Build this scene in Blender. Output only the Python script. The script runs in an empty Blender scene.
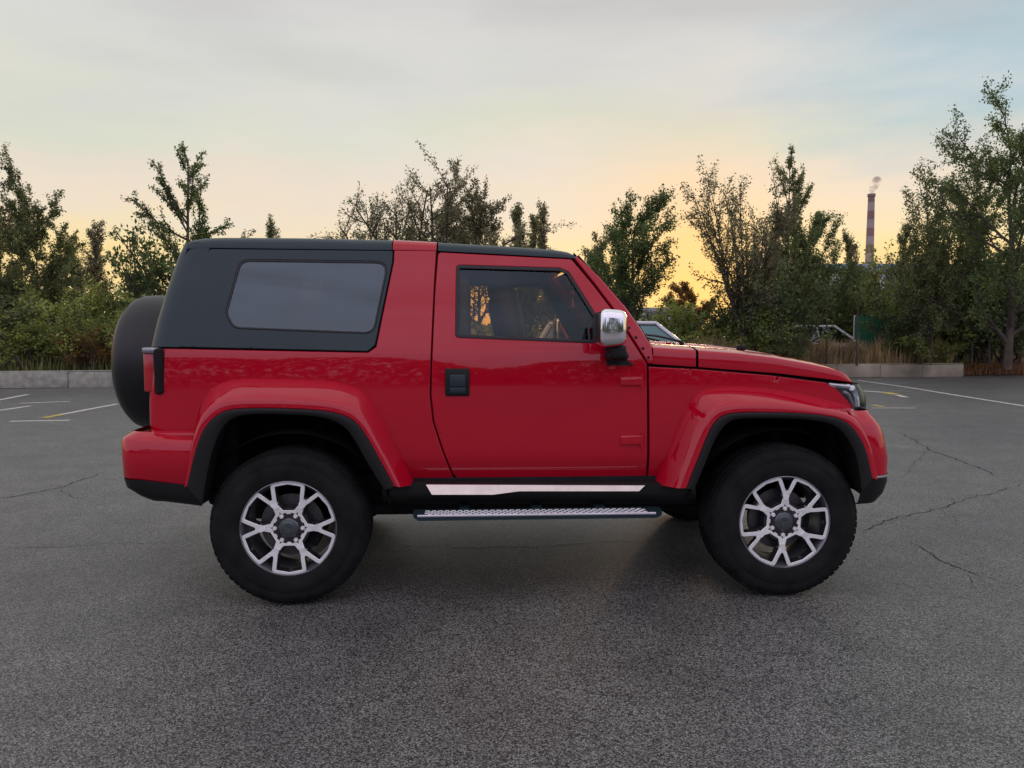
import bpy, bmesh, math, random
import numpy as np
from mathutils import Vector, Matrix
from mathutils.geometry import delaunay_2d_cdt

random.seed(7); rng = np.random.default_rng(7)
S = bpy.context.scene
COL = S.collection
R = math.radians

# ------------------------------------------------------------------ camera
CAM_H = 1.328; F = 740.0; PITCH = math.atan(49 / F)
cam_d = bpy.data.cameras.new('camera'); cam = bpy.data.objects.new('camera', cam_d); COL.objects.link(cam)
cam_d.sensor_width = 36; cam_d.lens = F / 1024 * 36; cam_d.clip_end = 5000; cam_d.clip_start = 0.05
cam.location = (0, 0, CAM_H); cam.rotation_euler = (math.pi / 2 - PITCH, 0, 0)
S.camera = cam

# ------------------------------------------------------------------ sky, sun, exposure
SUN_AZ = R(13.5); SUN_EL = R(4.5)
SUND = Vector((math.sin(SUN_AZ) * math.cos(SUN_EL), math.cos(SUN_AZ) * math.cos(SUN_EL), math.sin(SUN_EL)))
W = bpy.data.worlds.new('World'); S.world = W; W.use_nodes = True
def build_world():
    nt = W.node_tree; nt.nodes.clear(); N = nt.nodes.new; L = nt.links.new
    out = N('ShaderNodeOutputWorld')
    tc = N('ShaderNodeTexCoord'); sep = N('ShaderNodeSeparateXYZ'); L(tc.outputs['Generated'], sep.inputs[0])
    def math_(op, a, b=None, c=None, clamp=False):
        m = N('ShaderNodeMath'); m.operation = op; m.use_clamp = clamp
        for i, v in enumerate((a, b, c)):
            if v is None: continue
            if isinstance(v, (int, float)): m.inputs[i].default_value = v
            else: L(v, m.inputs[i])
        return m.outputs[0]
    def mix(f, a, b, bt='MIX'):
        m = N('ShaderNodeMix'); m.data_type = 'RGBA'; m.blend_type = bt
        for s, v in ((m.inputs[0], f), (m.inputs[6], a), (m.inputs[7], b)):
            if isinstance(v, (int, float)): s.default_value = v
            elif isinstance(v, tuple): s.default_value = (*v, 1)
            else: L(v, s)
        return m.outputs[2]
    def ramp(v, stops):
        r = N('ShaderNodeValToRGB'); L(v, r.inputs[0]); e = r.color_ramp.elements
        e[0].position = stops[0][0]; e[0].color = (*stops[0][1], 1)
        e[1].position = stops[-1][0]; e[1].color = (*stops[-1][1], 1)
        for p, c in stops[1:-1]:
            x = e.new(p); x.color = (*c, 1)
        return r.outputs[0]
    # broken cloud sheet distorts the bands
    mp = N('ShaderNodeMapping'); mp.inputs['Scale'].default_value = (1.6, 1.6, 6.0); L(tc.outputs['Generated'], mp.inputs[0])
    nz = N('ShaderNodeTexNoise'); nz.inputs['Scale'].default_value = 1.7; nz.inputs['Detail'].default_value = 7; nz.inputs['Roughness'].default_value = .55
    L(mp.outputs[0], nz.inputs['Vector'])
    nf = math_('SUBTRACT', nz.outputs[0], 0.5)
    el = math_('ADD', sep.outputs[2], math_('MULTIPLY', nf, 0.20))
    front = ramp(el, [(0.0, (.94, .52, .15)), (.05, (.97, .66, .22)), (.10, (.95, .75, .41)), (.155, (.87, .73, .57)),
                      (.205, (.80, .71, .60)), (.25, (.70, .71, .59)), (.30, (.67, .67, .64)), (.38, (.65, .64, .63)), (.5, (.63, .63, .64)), (1.0, (.88, .87, .93))])
    back = ramp(el, [(0.0, (.55, .62, .76)), (.12, (.74, .72, .98)), (.35, (1.0, .88, 1.14)), (.7, (1.14, 1.02, 1.25)), (1.0, (.88, .87, .93))])
    fb = math_('MULTIPLY_ADD', sep.outputs[1], -1.15, 0.45, clamp=True)
    c = mix(fb, front, back)
    # a clear patch of blue, upper right
    dp = N('ShaderNodeVectorMath'); dp.operation = 'DOT_PRODUCT'; L(tc.outputs['Generated'], dp.inputs[0])
    v = Vector((.80, 1, .55)).normalized(); dp.inputs[1].default_value = v
    pt = math_('MULTIPLY_ADD', dp.outputs['Value'], 14, -13.15)
    pt = math_('ADD', pt, math_('MULTIPLY', nf, 2.6), clamp=True)
    c = mix(math_('MULTIPLY', pt, .9), c, (.40, .56, .64))
    # soft grey cloud streaks
    nz2 = N('ShaderNodeTexNoise'); nz2.inputs['Scale'].default_value = 2.6; nz2.inputs['Detail'].default_value = 6
    mp2 = N('ShaderNodeMapping'); mp2.inputs['Scale'].default_value = (1, 1, 4.5); mp2.inputs['Location'].default_value = (3.1, 1.7, 0)
    L(tc.outputs['Generated'], mp2.inputs[0]); L(mp2.outputs[0], nz2.inputs['Vector'])
    cl = math_('MULTIPLY_ADD', nz2.outputs[0], 5.0, -2.35, clamp=True)
    c = mix(math_('MULTIPLY', math_('MULTIPLY_ADD', nz2.outputs[0], -6.0, 2.9, clamp=True), .45), c, (.76, .73, .69))
    hi = math_('MULTIPLY_ADD', sep.outputs[2], 4.0, -.75, clamp=True)
    c = mix(math_('MULTIPLY', math_('MULTIPLY', cl, hi), .55), c, (.48, .47, .47))
    # glow round the set sun
    ds = N('ShaderNodeVectorMath'); ds.operation = 'DOT_PRODUCT'; L(tc.outputs['Generated'], ds.inputs[0]); ds.inputs[1].default_value = SUND
    g1 = math_('POWER', math_('MAXIMUM', ds.outputs['Value'], 0.0), 130.0)
    c = mix(math_('MULTIPLY', g1, .8), c, (1.0, .60, .20))
    # below the horizon: dull ground tone
    below = math_('MULTIPLY', sep.outputs[2], -30.0, clamp=True)
    c = mix(below, c, (.10, .095, .09))
    bg = N('ShaderNodeBackground'); bg.inputs[1].default_value = 1.0; L(c, bg.inputs[0])
    sky = N('ShaderNodeTexSky'); sky.sky_type = 'NISHITA'; sky.sun_disc = False
    sky.sun_elevation = SUN_EL; sky.sun_rotation = SUN_AZ
    bg2 = N('ShaderNodeBackground'); L(sky.outputs[0], bg2.inputs[0]); bg2.inputs[1].default_value = 0.006
    ad = N('ShaderNodeAddShader'); L(bg.outputs[0], ad.inputs[0]); L(bg2.outputs[0], ad.inputs[1]); L(ad.outputs[0], out.inputs[0])
build_world()
sun_d = bpy.data.lights.new('sun', 'SUN'); sun = bpy.data.objects.new('sun', sun_d); COL.objects.link(sun)
sun_d.energy = 0.5; sun_d.angle = R(9); sun_d.color = (1.0, .66, .38)
sun.rotation_euler = SUND.to_track_quat('Z', 'Y').to_euler()
S.view_settings.view_transform = 'Standard'; S.view_settings.look = 'None'; S.view_settings.exposure = 0.0; S.view_settings.gamma = 1

# ------------------------------------------------------------------ materials
MATS = {}
def mat(name, col=(.5, .5, .5), rough=.5, metal=0, coat=0, noise=None, bump=None, spec=.5, coat_rough=.03):
    """noise=(scale, amount): colour variation; bump=(scale, strength)"""
    m = bpy.data.materials.new(name); m.use_nodes = True; nt = m.node_tree; b = nt.nodes['Principled BSDF']
    b.inputs['Base Color'].default_value = (*col, 1); b.inputs['Roughness'].default_value = rough; b.inputs['Metallic'].default_value = metal
    b.inputs['Coat Weight'].default_value = coat; b.inputs['Coat Roughness'].default_value = coat_rough
    b.inputs['Specular IOR Level'].default_value = spec
    tc = nt.nodes.new('ShaderNodeTexCoord')
    if noise:
        n = nt.nodes.new('ShaderNodeTexNoise'); n.inputs['Scale'].default_value = noise[0]; n.inputs['Detail'].default_value = 6
        nt.links.new(tc.outputs['Object'], n.inputs['Vector'])
        r = nt.nodes.new('ShaderNodeValToRGB'); nt.links.new(n.outputs[0], r.inputs[0])
        a = noise[1]
        r.color_ramp.elements[0].position = .3; r.color_ramp.elements[1].position = .7
        r.color_ramp.elements[0].color = (*[c * (1 - a) for c in col], 1); r.color_ramp.elements[1].color = (*[min(1, c * (1 + a)) for c in col], 1)
        nt.links.new(r.outputs[0], b.inputs['Base Color'])
    if bump:
        n = nt.nodes.new('ShaderNodeTexNoise'); n.inputs['Scale'].default_value = bump[0]; n.inputs['Detail'].default_value = 4
        nt.links.new(tc.outputs['Object'], n.inputs['Vector'])
        bp = nt.nodes.new('ShaderNodeBump'); bp.inputs['Strength'].default_value = bump[1]; bp.inputs['Distance'].default_value = .01
        nt.links.new(n.outputs[0], bp.inputs['Height']); nt.links.new(bp.outputs[0], b.inputs['Normal'])
    MATS[name] = m; return m
def glass(name, tint, ior=1.55):
    m = bpy.data.materials.new(name); m.use_nodes = True; nt = m.node_tree; nt.nodes.clear(); N = nt.nodes.new
    o = N('ShaderNodeOutputMaterial'); t = N('ShaderNodeBsdfTransparent'); t.inputs[0].default_value = (*tint, 1)
    g = N('ShaderNodeBsdfGlossy'); g.inputs['Roughness'].default_value = 0.015; g.inputs[0].default_value = (.72, .92, 1, 1)
    f = N('ShaderNodeFresnel'); f.inputs[0].default_value = ior; mx = N('ShaderNodeMixShader')
    nt.links.new(f.outputs[0], mx.inputs[0]); nt.links.new(t.outputs[0], mx.inputs[1]); nt.links.new(g.outputs[0], mx.inputs[2]); nt.links.new(mx.outputs[0], o.inputs[0])
    MATS[name] = m; return m
RED = mat('red_paint', (.44, .002, .018), .35, .0, 1.0, noise=(1.3, .04), spec=.0); RED.node_tree.nodes['Principled BSDF'].inputs['Coat IOR'].default_value = 1.53
BLK = mat('satin_black_panel', (.016, .034, .040), .38, spec=.38, noise=(3, .1))
PLA = mat('black_plastic', (.009, .010, .010), .5, bump=(350, .15), noise=(5, .2), spec=.28)
RUB = mat('tyre_rubber', (.013, .013, .013), .8, noise=(9, .4), bump=(60, .15), spec=.12)
DARK = mat('underbody_black', (.010, .010, .011), .8, noise=(6, .4), spec=.2)
SEAL = mat('window_seal_rubber', (.008, .008, .009), .5)
CHR = mat('chrome', (.86, .87, .89), .06, 1.0, noise=(4, .02))
ALU = mat('machined_aluminium', (.94, .95, .93), .30, .35, noise=(30, .06))
CAPM = mat('hub_cap_grey', (.11, .125, .135), .3, .7)
BARREL = mat('wheel_barrel_silver', (.30, .31, .33), .3, .8, noise=(12, .15))
GUN = mat('gunmetal_wheel_paint', (.045, .046, .05), .35, .6, noise=(12, .15))
STEP = mat('step_aluminium', (.80, .80, .84), .3, .7, noise=(40, .1))
DISC = mat('brake_disc_steel', (.10, .10, .10), .4, .8, noise=(30, .2))
LENSR = mat('tail_lens_red', (.42, .012, .02), .2, coat=.6)
LENSC = mat('headlight_reflector', (.72, .73, .75), .25, .6)
HLG = glass('headlight_glass', (.92, .94, .95), 1.5)
GLR = glass('dark_tinted_glass', (.09, .10, .12), 2.0)
GLD = glass('tinted_door_glass', (.80, .66, .50), 1.55)
GLW = glass('windscreen_glass', (.70, .74, .72), 1.5)
SEATM = mat('seat_leather', (.022, .021, .022), .5, noise=(9, .3))
PAINTW = mat('weathered_white_marking', (.50, .49, .42), .8, noise=(14, .35))

# ------------------------------------------------------------------ object helpers
def link(o, parent=None, label=None, cat=None, group=None, kind=None):
    COL.objects.link(o)
    if parent is not None: o.parent = parent
    if label: o['label'] = label
    if cat: o['category'] = cat
    if group: o['group'] = group
    if kind: o['kind'] = kind
    return o
def empty(name, loc, rz, label, cat, group=None):
    o = bpy.data.objects.new(name, None); o.location = loc; o.rotation_euler = (0, 0, rz); o.empty_display_size = .3
    return link(o, None, label, cat, group)
def mesh(name, V, Fc, mats, parent=None, smooth=True, sharp=None, mi=None, **kw):
    me = bpy.data.meshes.new(name); me.from_pydata([tuple(v) for v in V], [], [tuple(f) for f in Fc])
    if not isinstance(mats, (list, tuple)): mats = [mats]
    for m in mats: me.materials.append(m)
    if mi is not None: me.polygons.foreach_set('material_index', mi)
    if smooth: me.polygons.foreach_set('use_smooth', [True] * len(me.polygons))
    if sharp: me.set_sharp_from_angle(angle=R(sharp))
    me.update()
    return link(bpy.data.objects.new(name, me), parent, **kw)
class MB:
    def __init__(s): s.V = []; s.F = []; s.M = []
    def add(s, V, Fc, m=0):
        o = len(s.V); s.V += [tuple(v) for v in V]; s.F += [tuple(i + o for i in f) for f in Fc]; s.M += [m] * len(Fc); return s
    def box(s, c, d, bev=0.0, m=0, rot=None, seg=2):
        bm = bmesh.new(); bmesh.ops.create_cube(bm, size=1)
        bmesh.ops.scale(bm, vec=d, verts=bm.verts)
        if bev: bmesh.ops.bevel(bm, geom=bm.edges[:] , offset=bev, segments=seg, profile=.5, affect='EDGES')
        if rot is not None: bmesh.ops.rotate(bm, cent=(0, 0, 0), matrix=rot, verts=bm.verts)
        bmesh.ops.translate(bm, vec=c, verts=bm.verts); bm.verts.index_update()
        s.add([v.co[:] for v in bm.verts], [[v.index for v in f.verts] for f in bm.faces], m); bm.free(); return s
    def tube(s, pts, rad, n=10, m=0, cap=True):
        pts = [Vector(p) for p in pts]; k = len(pts)
        rad = rad if isinstance(rad, (list, tuple)) else [rad] * k
        V = []; up = None
        for i, p in enumerate(pts):
            t = (pts[min(i + 1, k - 1)] - pts[max(i - 1, 0)]).normalized()
            if up is None: up = t.orthogonal().normalized()
            up = (up - t * up.dot(t)).normalized(); b = t.cross(up)
            for j in range(n):
                a = 2 * math.pi * j / n; V.append(p + (up * math.cos(a) + b * math.sin(a)) * rad[i])
        Fc = [(i * n + j, i * n + (j + 1) % n, (i + 1) * n + (j + 1) % n, (i + 1) * n + j) for i in range(k - 1) for j in range(n)]
        if cap: Fc += [tuple(range(n))[::-1], tuple(range((k - 1) * n, k * n))]
        return s.add(V, Fc, m)
    def lathe(s, prof, n=64, m=0, c=(0, 0, 0), closed=False):
        """profile of (y, r): axis along y"""
        V = [(c[0] + r * math.cos(2 * math.pi * j / n), c[1] + y, c[2] + r * math.sin(2 * math.pi * j / n)) for (y, r) in prof for j in range(n)]
        k = len(prof)
        Fc = [(i * n + j, i * n + (j + 1) % n, (i + 1) * n + (j + 1) % n, (i + 1) * n + j) for i in range(k - 1) for j in range(n)]
        return s.add(V, Fc, m)
    def prism(s, poly, y0, y1, m=0, ccw=True):
        """poly in (x,z) extruded along y"""
        n = len(poly); V = [(x, y0, z) for x, z in poly] + [(x, y1, z) for x, z in poly]
        Fc = [tuple(range(n)), tuple(range(n, 2 * n))[::-1]] + [(i, i + n, (i + 1) % n + n, (i + 1) % n) for i in range(n)]
        return s.add(V, Fc, m)
    def build(s, name, mats, parent=None, smooth=True, sharp=32, **kw):
        return mesh(name, s.V, s.F, mats, parent, smooth, sharp, s.M, **kw)

# ------------------------------------------------------------------ image pixels to scene points (rays through the camera)
CP, SP_ = math.cos(PITCH), math.sin(PITCH)
def ray(px, py):
    u = (px - 512) / F; v = (384 - py) / F
    return np.array([u, CP + v * SP_, -SP_ + v * CP])
def ground(px, py, z=0.0):
    d = ray(px, py); t = (z - CAM_H) / d[2]; return (d[0] * t, d[1] * t)
def atY(px, py, Y):
    d = ray(px, py); t = Y / d[1]; return (d[0] * t, Y, CAM_H + d[2] * t)

# car frame
OX, OY, TH = 0.144, 3.595, 0.05096
cT, sT = math.cos(TH), math.sin(TH)
def loc_ray(px, py):
    d = ray(px, py); o = np.array([0 - OX, 0 - OY, CAM_H])
    rot = lambda v: np.array([v[0] * cT + v[1] * sT, -v[0] * sT + v[1] * cT, v[2]])
    return rot(o), rot(d)
def sp(v): return .5 * (v + math.sqrt(v * v + .0004))
def ys(x, z):
    return .115 + .07 * (z - .95) ** 2 + .19 * sp(z - 1.235) + .33 * sp(.70 - z)
def P(px, py, yf=ys):
    """point of the car side under an image pixel: (x, z)"""
    o, d = loc_ray(px, py); y = .12 if callable(yf) else yf
    for _ in range(12):
        t = (y - o[1]) / d[1]; x = o[0] + d[0] * t; z = o[2] + d[2] * t
        if not callable(yf): break
        y = yf(x, z)
    return (x, z)
YC = 0.90

# ------------------------------------------------------------------ panels
def area(p): return .5 * sum(p[i][0] * p[(i + 1) % len(p)][1] - p[(i + 1) % len(p)][0] * p[i][1] for i in range(len(p)))
def fillet(poly, r, n=5):
    out = []; k = len(poly)
    for i in range(k):
        a, b, c = np.array(poly[i - 1]), np.array(poly[i]), np.array(poly[(i + 1) % k])
        u, w = a - b, c - b; lu, lw = np.linalg.norm(u), np.linalg.norm(w); u /= lu; w /= lw
        ang = math.acos(max(-1, min(1, u.dot(w))))
        rr = r[i] if isinstance(r, (list, tuple)) else r
        if math.pi - ang < R(4) or rr <= 0: out.append(tuple(b)); continue
        dd = min(rr / math.tan(ang / 2), .45 * lu, .45 * lw)
        p0, p1 = b + u * dd, b + w * dd
        for j in range(n + 1):
            t = j / n; out.append(tuple((1 - t) ** 2 * p0 + 2 * t * (1 - t) * b + t * t * p1))
    return out
def resample(poly, s=.02):
    out = []
    for i in range(len(poly)):
        a, b = np.array(poly[i]), np.array(poly[(i + 1) % len(poly)]); L = np.linalg.norm(b - a)
        if L < 1e-6: continue
        n = max(1, int(math.ceil(L / s)))
        out += [tuple(a + (b - a) * j / n) for j in range(n)]
    return out
def offset(poly, d):
    """CCW polygon: positive d moves inward"""
    k = len(poly); out = []
    for i in range(k):
        a, b, c = np.array(poly[i - 1]), np.array(poly[i]), np.array(poly[(i + 1) % k])
        e1 = b - a; e2 = c - b; e1 /= np.linalg.norm(e1) + 1e-12; e2 /= np.linalg.norm(e2) + 1e-12
        n1 = np.array([-e1[1], e1[0]]); n2 = np.array([-e2[1], e2[0]]); m = n1 + n2; l = np.linalg.norm(m)
        if l < 1e-6: m = n1; l = 1
        m /= l; k_ = 1 / max(.5, m.dot(n1)); out.append(tuple(b + m * d * k_))
    return out
def inside(pts, poly):
    x, z = pts[:, 0], pts[:, 1]; c = np.zeros(len(pts), bool); n = len(poly)
    for i in range(n):
        (x1, z1), (x2, z2) = poly[i], poly[(i + 1) % n]
        if z1 == z2: continue
        cr = ((z1 > z) != (z2 > z)) & (x < (x2 - x1) * (z - z1) / (z2 - z1) + x1); c ^= cr
    return c
def edist(pts, poly):
    d = np.full(len(pts), 9.0)
    for i in range(len(poly)):
        a, b = np.array(poly[i]), np.array(poly[(i + 1) % len(poly)]); e = b - a
        t = np.clip(((pts - a) @ e) / (e @ e + 1e-12), 0, 1); d = np.minimum(d, np.linalg.norm(pts - a - t[:, None] * e, axis=1))
    return d
NPAN = [0]
def panel(name, px, material, parent, yf=ys, holes=(), r=.01, gap=.0010, roll=.0045, back=True, raw=False, mirror=True, depth=.018, far_name=None, hr=.02, **kw):
    NPAN[0] += 1
    def prep(pp, rad):
        q = pp if raw else [P(a, b, yf) for a, b in pp]
        if area(q) < 0: q = q[::-1]
        return q
    out = resample(fillet(offset(prep(px, r), gap), r))
    hs = [resample(fillet(prep(h, hr), hr)) for h in holes]
    y_ = yf if callable(yf) else (lambda x, z: yf)
    def nrm(x, z):
        e = .004; return Vector(((y_(x + e, z) - y_(x - e, z)) / (2 * e), -1, (y_(x, z + e) - y_(x, z - e)) / (2 * e))).normalized()
    V = []; Nn = []; Fc = []; MI = []
    loops_in = []
    rings = ((0, .016, 1.0), (0, roll * .7, .95), (roll * .3, roll * .18, .6), (roll, 0, 0))
    for li, (lp, sgn) in enumerate([(out, 1)] + [(h, -1) for h in hs]):
        k = len(lp); base = len(V)
        for (ins, dy, nw) in rings:
            q = offset(lp, ins * sgn)
            o_ = offset(lp, -.01 * sgn)
            for i, (x, z) in enumerate(q):
                V.append((x, y_(x, z) + dy, z)); n0 = nrm(x, z); od = Vector((o_[i][0] - lp[i][0], 0, o_[i][1] - lp[i][1])).normalized()
                Nn.append((n0 * (1 - nw) + od * nw).normalized())
        for rg in range(len(rings) - 1):
            for i in range(k):
                a, b = base + rg * k + i, base + rg * k + (i + 1) % k; c, d = b + k, a + k
                f = (a, b, c, d) if sgn > 0 else (d, c, b, a); Fc.append(f); MI.append(0)
        loops_in.append((base + (len(rings) - 1) * k, k))
    pts2 = []; ids = []
    polys = []
    for (b, k) in loops_in:
        polys.append([(V[b + i][0], V[b + i][2]) for i in range(k)])
        pts2 += polys[-1]; ids += list(range(b, b + k))
    edges = []; o = 0
    for (b, k) in loops_in: edges += [(o + i, o + (i + 1) % k) for i in range(k)]; o += k
    A = np.array(polys[0]); s = .035
    gx, gz = np.meshgrid(np.arange(A[:, 0].min(), A[:, 0].max(), s), np.arange(A[:, 1].min(), A[:, 1].max(), s)); g = np.stack([gx.ravel(), gz.ravel()], 1)
    if len(g):
        ok = inside(g, polys[0]); dd = edist(g, polys[0]) > .012
        for h in polys[1:]: ok &= ~inside(g, h); dd &= edist(g, h) > .012
        g = g[ok & dd]
    for (x, z) in g:
        ids.append(len(V)); V.append((x, y_(x, z), z)); Nn.append(nrm(x, z)); pts2.append((x, z))
    vv, ee, ff, ov, oe, of = delaunay_2d_cdt([Vector(p) for p in pts2], edges, [], 0, 1e-6)
    mp = []
    for v_, o_ in zip(vv, ov):
        if o_: mp.append(ids[o_[0]])
        else: mp.append(len(V)); V.append((v_[0], y_(v_[0], v_[1]), v_[1])); Nn.append(nrm(v_[0], v_[1]))
    tris = []
    cen = np.array([[sum(vv[i][c] for i in f) / 3 for c in (0, 1)] for f in ff])
    ok = inside(cen, polys[0])
    for h in polys[1:]: ok &= ~inside(cen, h)
    for f, k_ in zip(ff, ok):
        if not k_ or any(mp[i] is None for i in f): continue
        a, b, c = [vv[i] for i in f]
        if (b[0] - a[0]) * (c[1] - a[1]) - (c[0] - a[0]) * (b[1] - a[1]) < 0: f = f[::-1]
        tris.append(tuple(mp[i] for i in f))
    Fc += tris; MI += [0] * len(tris)
    mats = [material]
    if back:
        mats.append(DARK); dy = depth + .0009 * (NPAN[0] % 7); off = len(V); used = sorted({i for t in tris for i in t}); m2 = {}
        ins = {}
        for li, (b, k) in enumerate(loops_in):
            q = offset([(V[b + i][0], V[b + i][2]) for i in range(k)], -(roll + .007) if li == 0 else 0.0)
            for i in range(k): ins[b + i] = q[i]
        for i in used:
            x, y, z = V[i]
            if i in ins: x, z = ins[i]
            m2[i] = len(V); V.append((x, y + dy, z)); Nn.append(Nn[i])
        Fc += [tuple(m2[i] for i in t) for t in tris]; MI += [1] * len(tris)
        Fc += [tuple(m2[i] for i in t[::-1]) for t in ()]
    def make(nm, V, Nn, Fc):
        me = bpy.data.meshes.new(nm); me.from_pydata(V, [], Fc)
        for m in mats: me.materials.append(m)
        me.polygons.foreach_set('material_index', MI); me.polygons.foreach_set('use_smooth', [True] * len(Fc))
        me.update(); me.normals_split_custom_set_from_vertices([tuple(n) for n in Nn])
        return link(bpy.data.objects.new(nm, me), parent if not mirror or nm != '_' else parent, **kw)
    ob = make(name, V, Nn, Fc)
    if mirror:
        fo = make(name, [(x, 2 * YC - y, z) for x, y, z in V], [(n[0], -n[1], n[2]) for n in Nn], [f[::-1] for f in Fc])
        ob2 = fo
    else: ob2 = None
    return ob, ob2
def strip_loop(name, px, material, parent, yf, w=.012, dy=-.002, r=.02, raw=False):
    q = px if raw else [P(a, b, yf) for a, b in px]
    if area(q) < 0: q = q[::-1]
    lp = resample(fillet(q, r)); k = len(lp); rs = [(0, .012), (0, dy), (w * .5, dy - .002), (w, dy), (w, .012)]
    V = []; 
    for (o, d) in rs:
        for (x, z) in offset(lp, o): V.append((x, yf(x, z) + d, z))
    Fc = [(g * k + i, g * k + (i + 1) % k, (g + 1) * k + (i + 1) % k, (g + 1) * k + i) for g in range(4) for i in range(k)]
    a = mesh(name, V, Fc, material, parent, sharp=50)
    return a
def mirrored(o, parent=None):
    """the same part on the far flank"""
    me = o.data.copy(); me.transform(Matrix.Translation((0, 2 * YC, 0)) @ Matrix.Scale(-1, 4, (0, 1, 0))); me.flip_normals()
    c = bpy.data.objects.new(o.name.split('.')[0], me); return link(c, parent or o.parent)
def grid(rows, flip=False, close=False):
    n = len(rows[0]); V = [p for r_ in rows for p in r_]; Fc = []
    for i in range(len(rows) - 1):
        for j in range(n - 1):
            f = (i * n + j, i * n + j + 1, (i + 1) * n + j + 1, (i + 1) * n + j); Fc.append(f[::-1] if flip else f)
    return V, Fc
def wrap(name, levels, material, parent, R0=.10, end=1, bulge=.05, y_end=None, y0=None, sharp=40, push=0.0, both=True, dy=0.0, **kw):
    """corner panel: levels of ((side px),(silhouette px)); follows the flank, turns the corner, runs across the end of the car"""
    rows = []
    for lv in levels:
        (a, b), (c, d) = lv[0], lv[1]; yy = lv[2] if len(lv) > 2 else y0
        f = (lambda x, z: ys(x, z)) if yy is None else None
        if f: xs_, zs_ = P(a, b); ya = ys(xs_, zs_); 
        else: ya = yy; xs_, zs_ = P(a, b, ya)
        xe, ze = P(c, d, ya + .53 * R0); xe = xe + end * (.12 * R0 + push); yb = ya if yy is not None else ys(xe, ze)
        row = []
        xc = xe - end * R0
        for t in np.linspace(0, 1, 6)[:-1]: row.append((xs_ + (xc - xs_) * t, ya + (yb - ya) * t, zs_ + (ze - zs_) * t))
        for a_ in np.linspace(0, math.pi / 2, 10): row.append((xc + end * R0 * math.sin(a_), yb + R0 * (1 - math.cos(a_)), ze))
        yl = YC if y_end is None else yb + y_end
        for t in np.linspace(0, 1, 7)[1:]:
            y = yb + R0 + (yl - yb - R0) * t; q = (y - yb - R0) / (YC - yb - R0)
            row.append((xe + end * bulge * (1 - (1 - q) ** 2), y, ze))
        if y_end is None: row += [(x, 2 * YC - y, z) for (x, y, z) in row[::-1][1:]]
        rows.append(row)
    rows = [[(x, y + dy * (1 if y < YC else -1), z) for x, y, z in rw] for rw in rows]
    V, Fc = grid(rows, flip=(end > 0)); 
    return mesh(name, V, Fc, material, parent, sharp=sharp, **kw)
def interp(pts, x):
    xs_ = [p[0] for p in pts]; return np.interp(x, xs_, [p[1] for p in pts])

# ------------------------------------------------------------------ the red SUV
suv = empty('parked_suv', (OX, OY, 0), TH, 'red two-door off-road SUV with black hard top, parked side-on in the middle of the asphalt', 'car')

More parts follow.
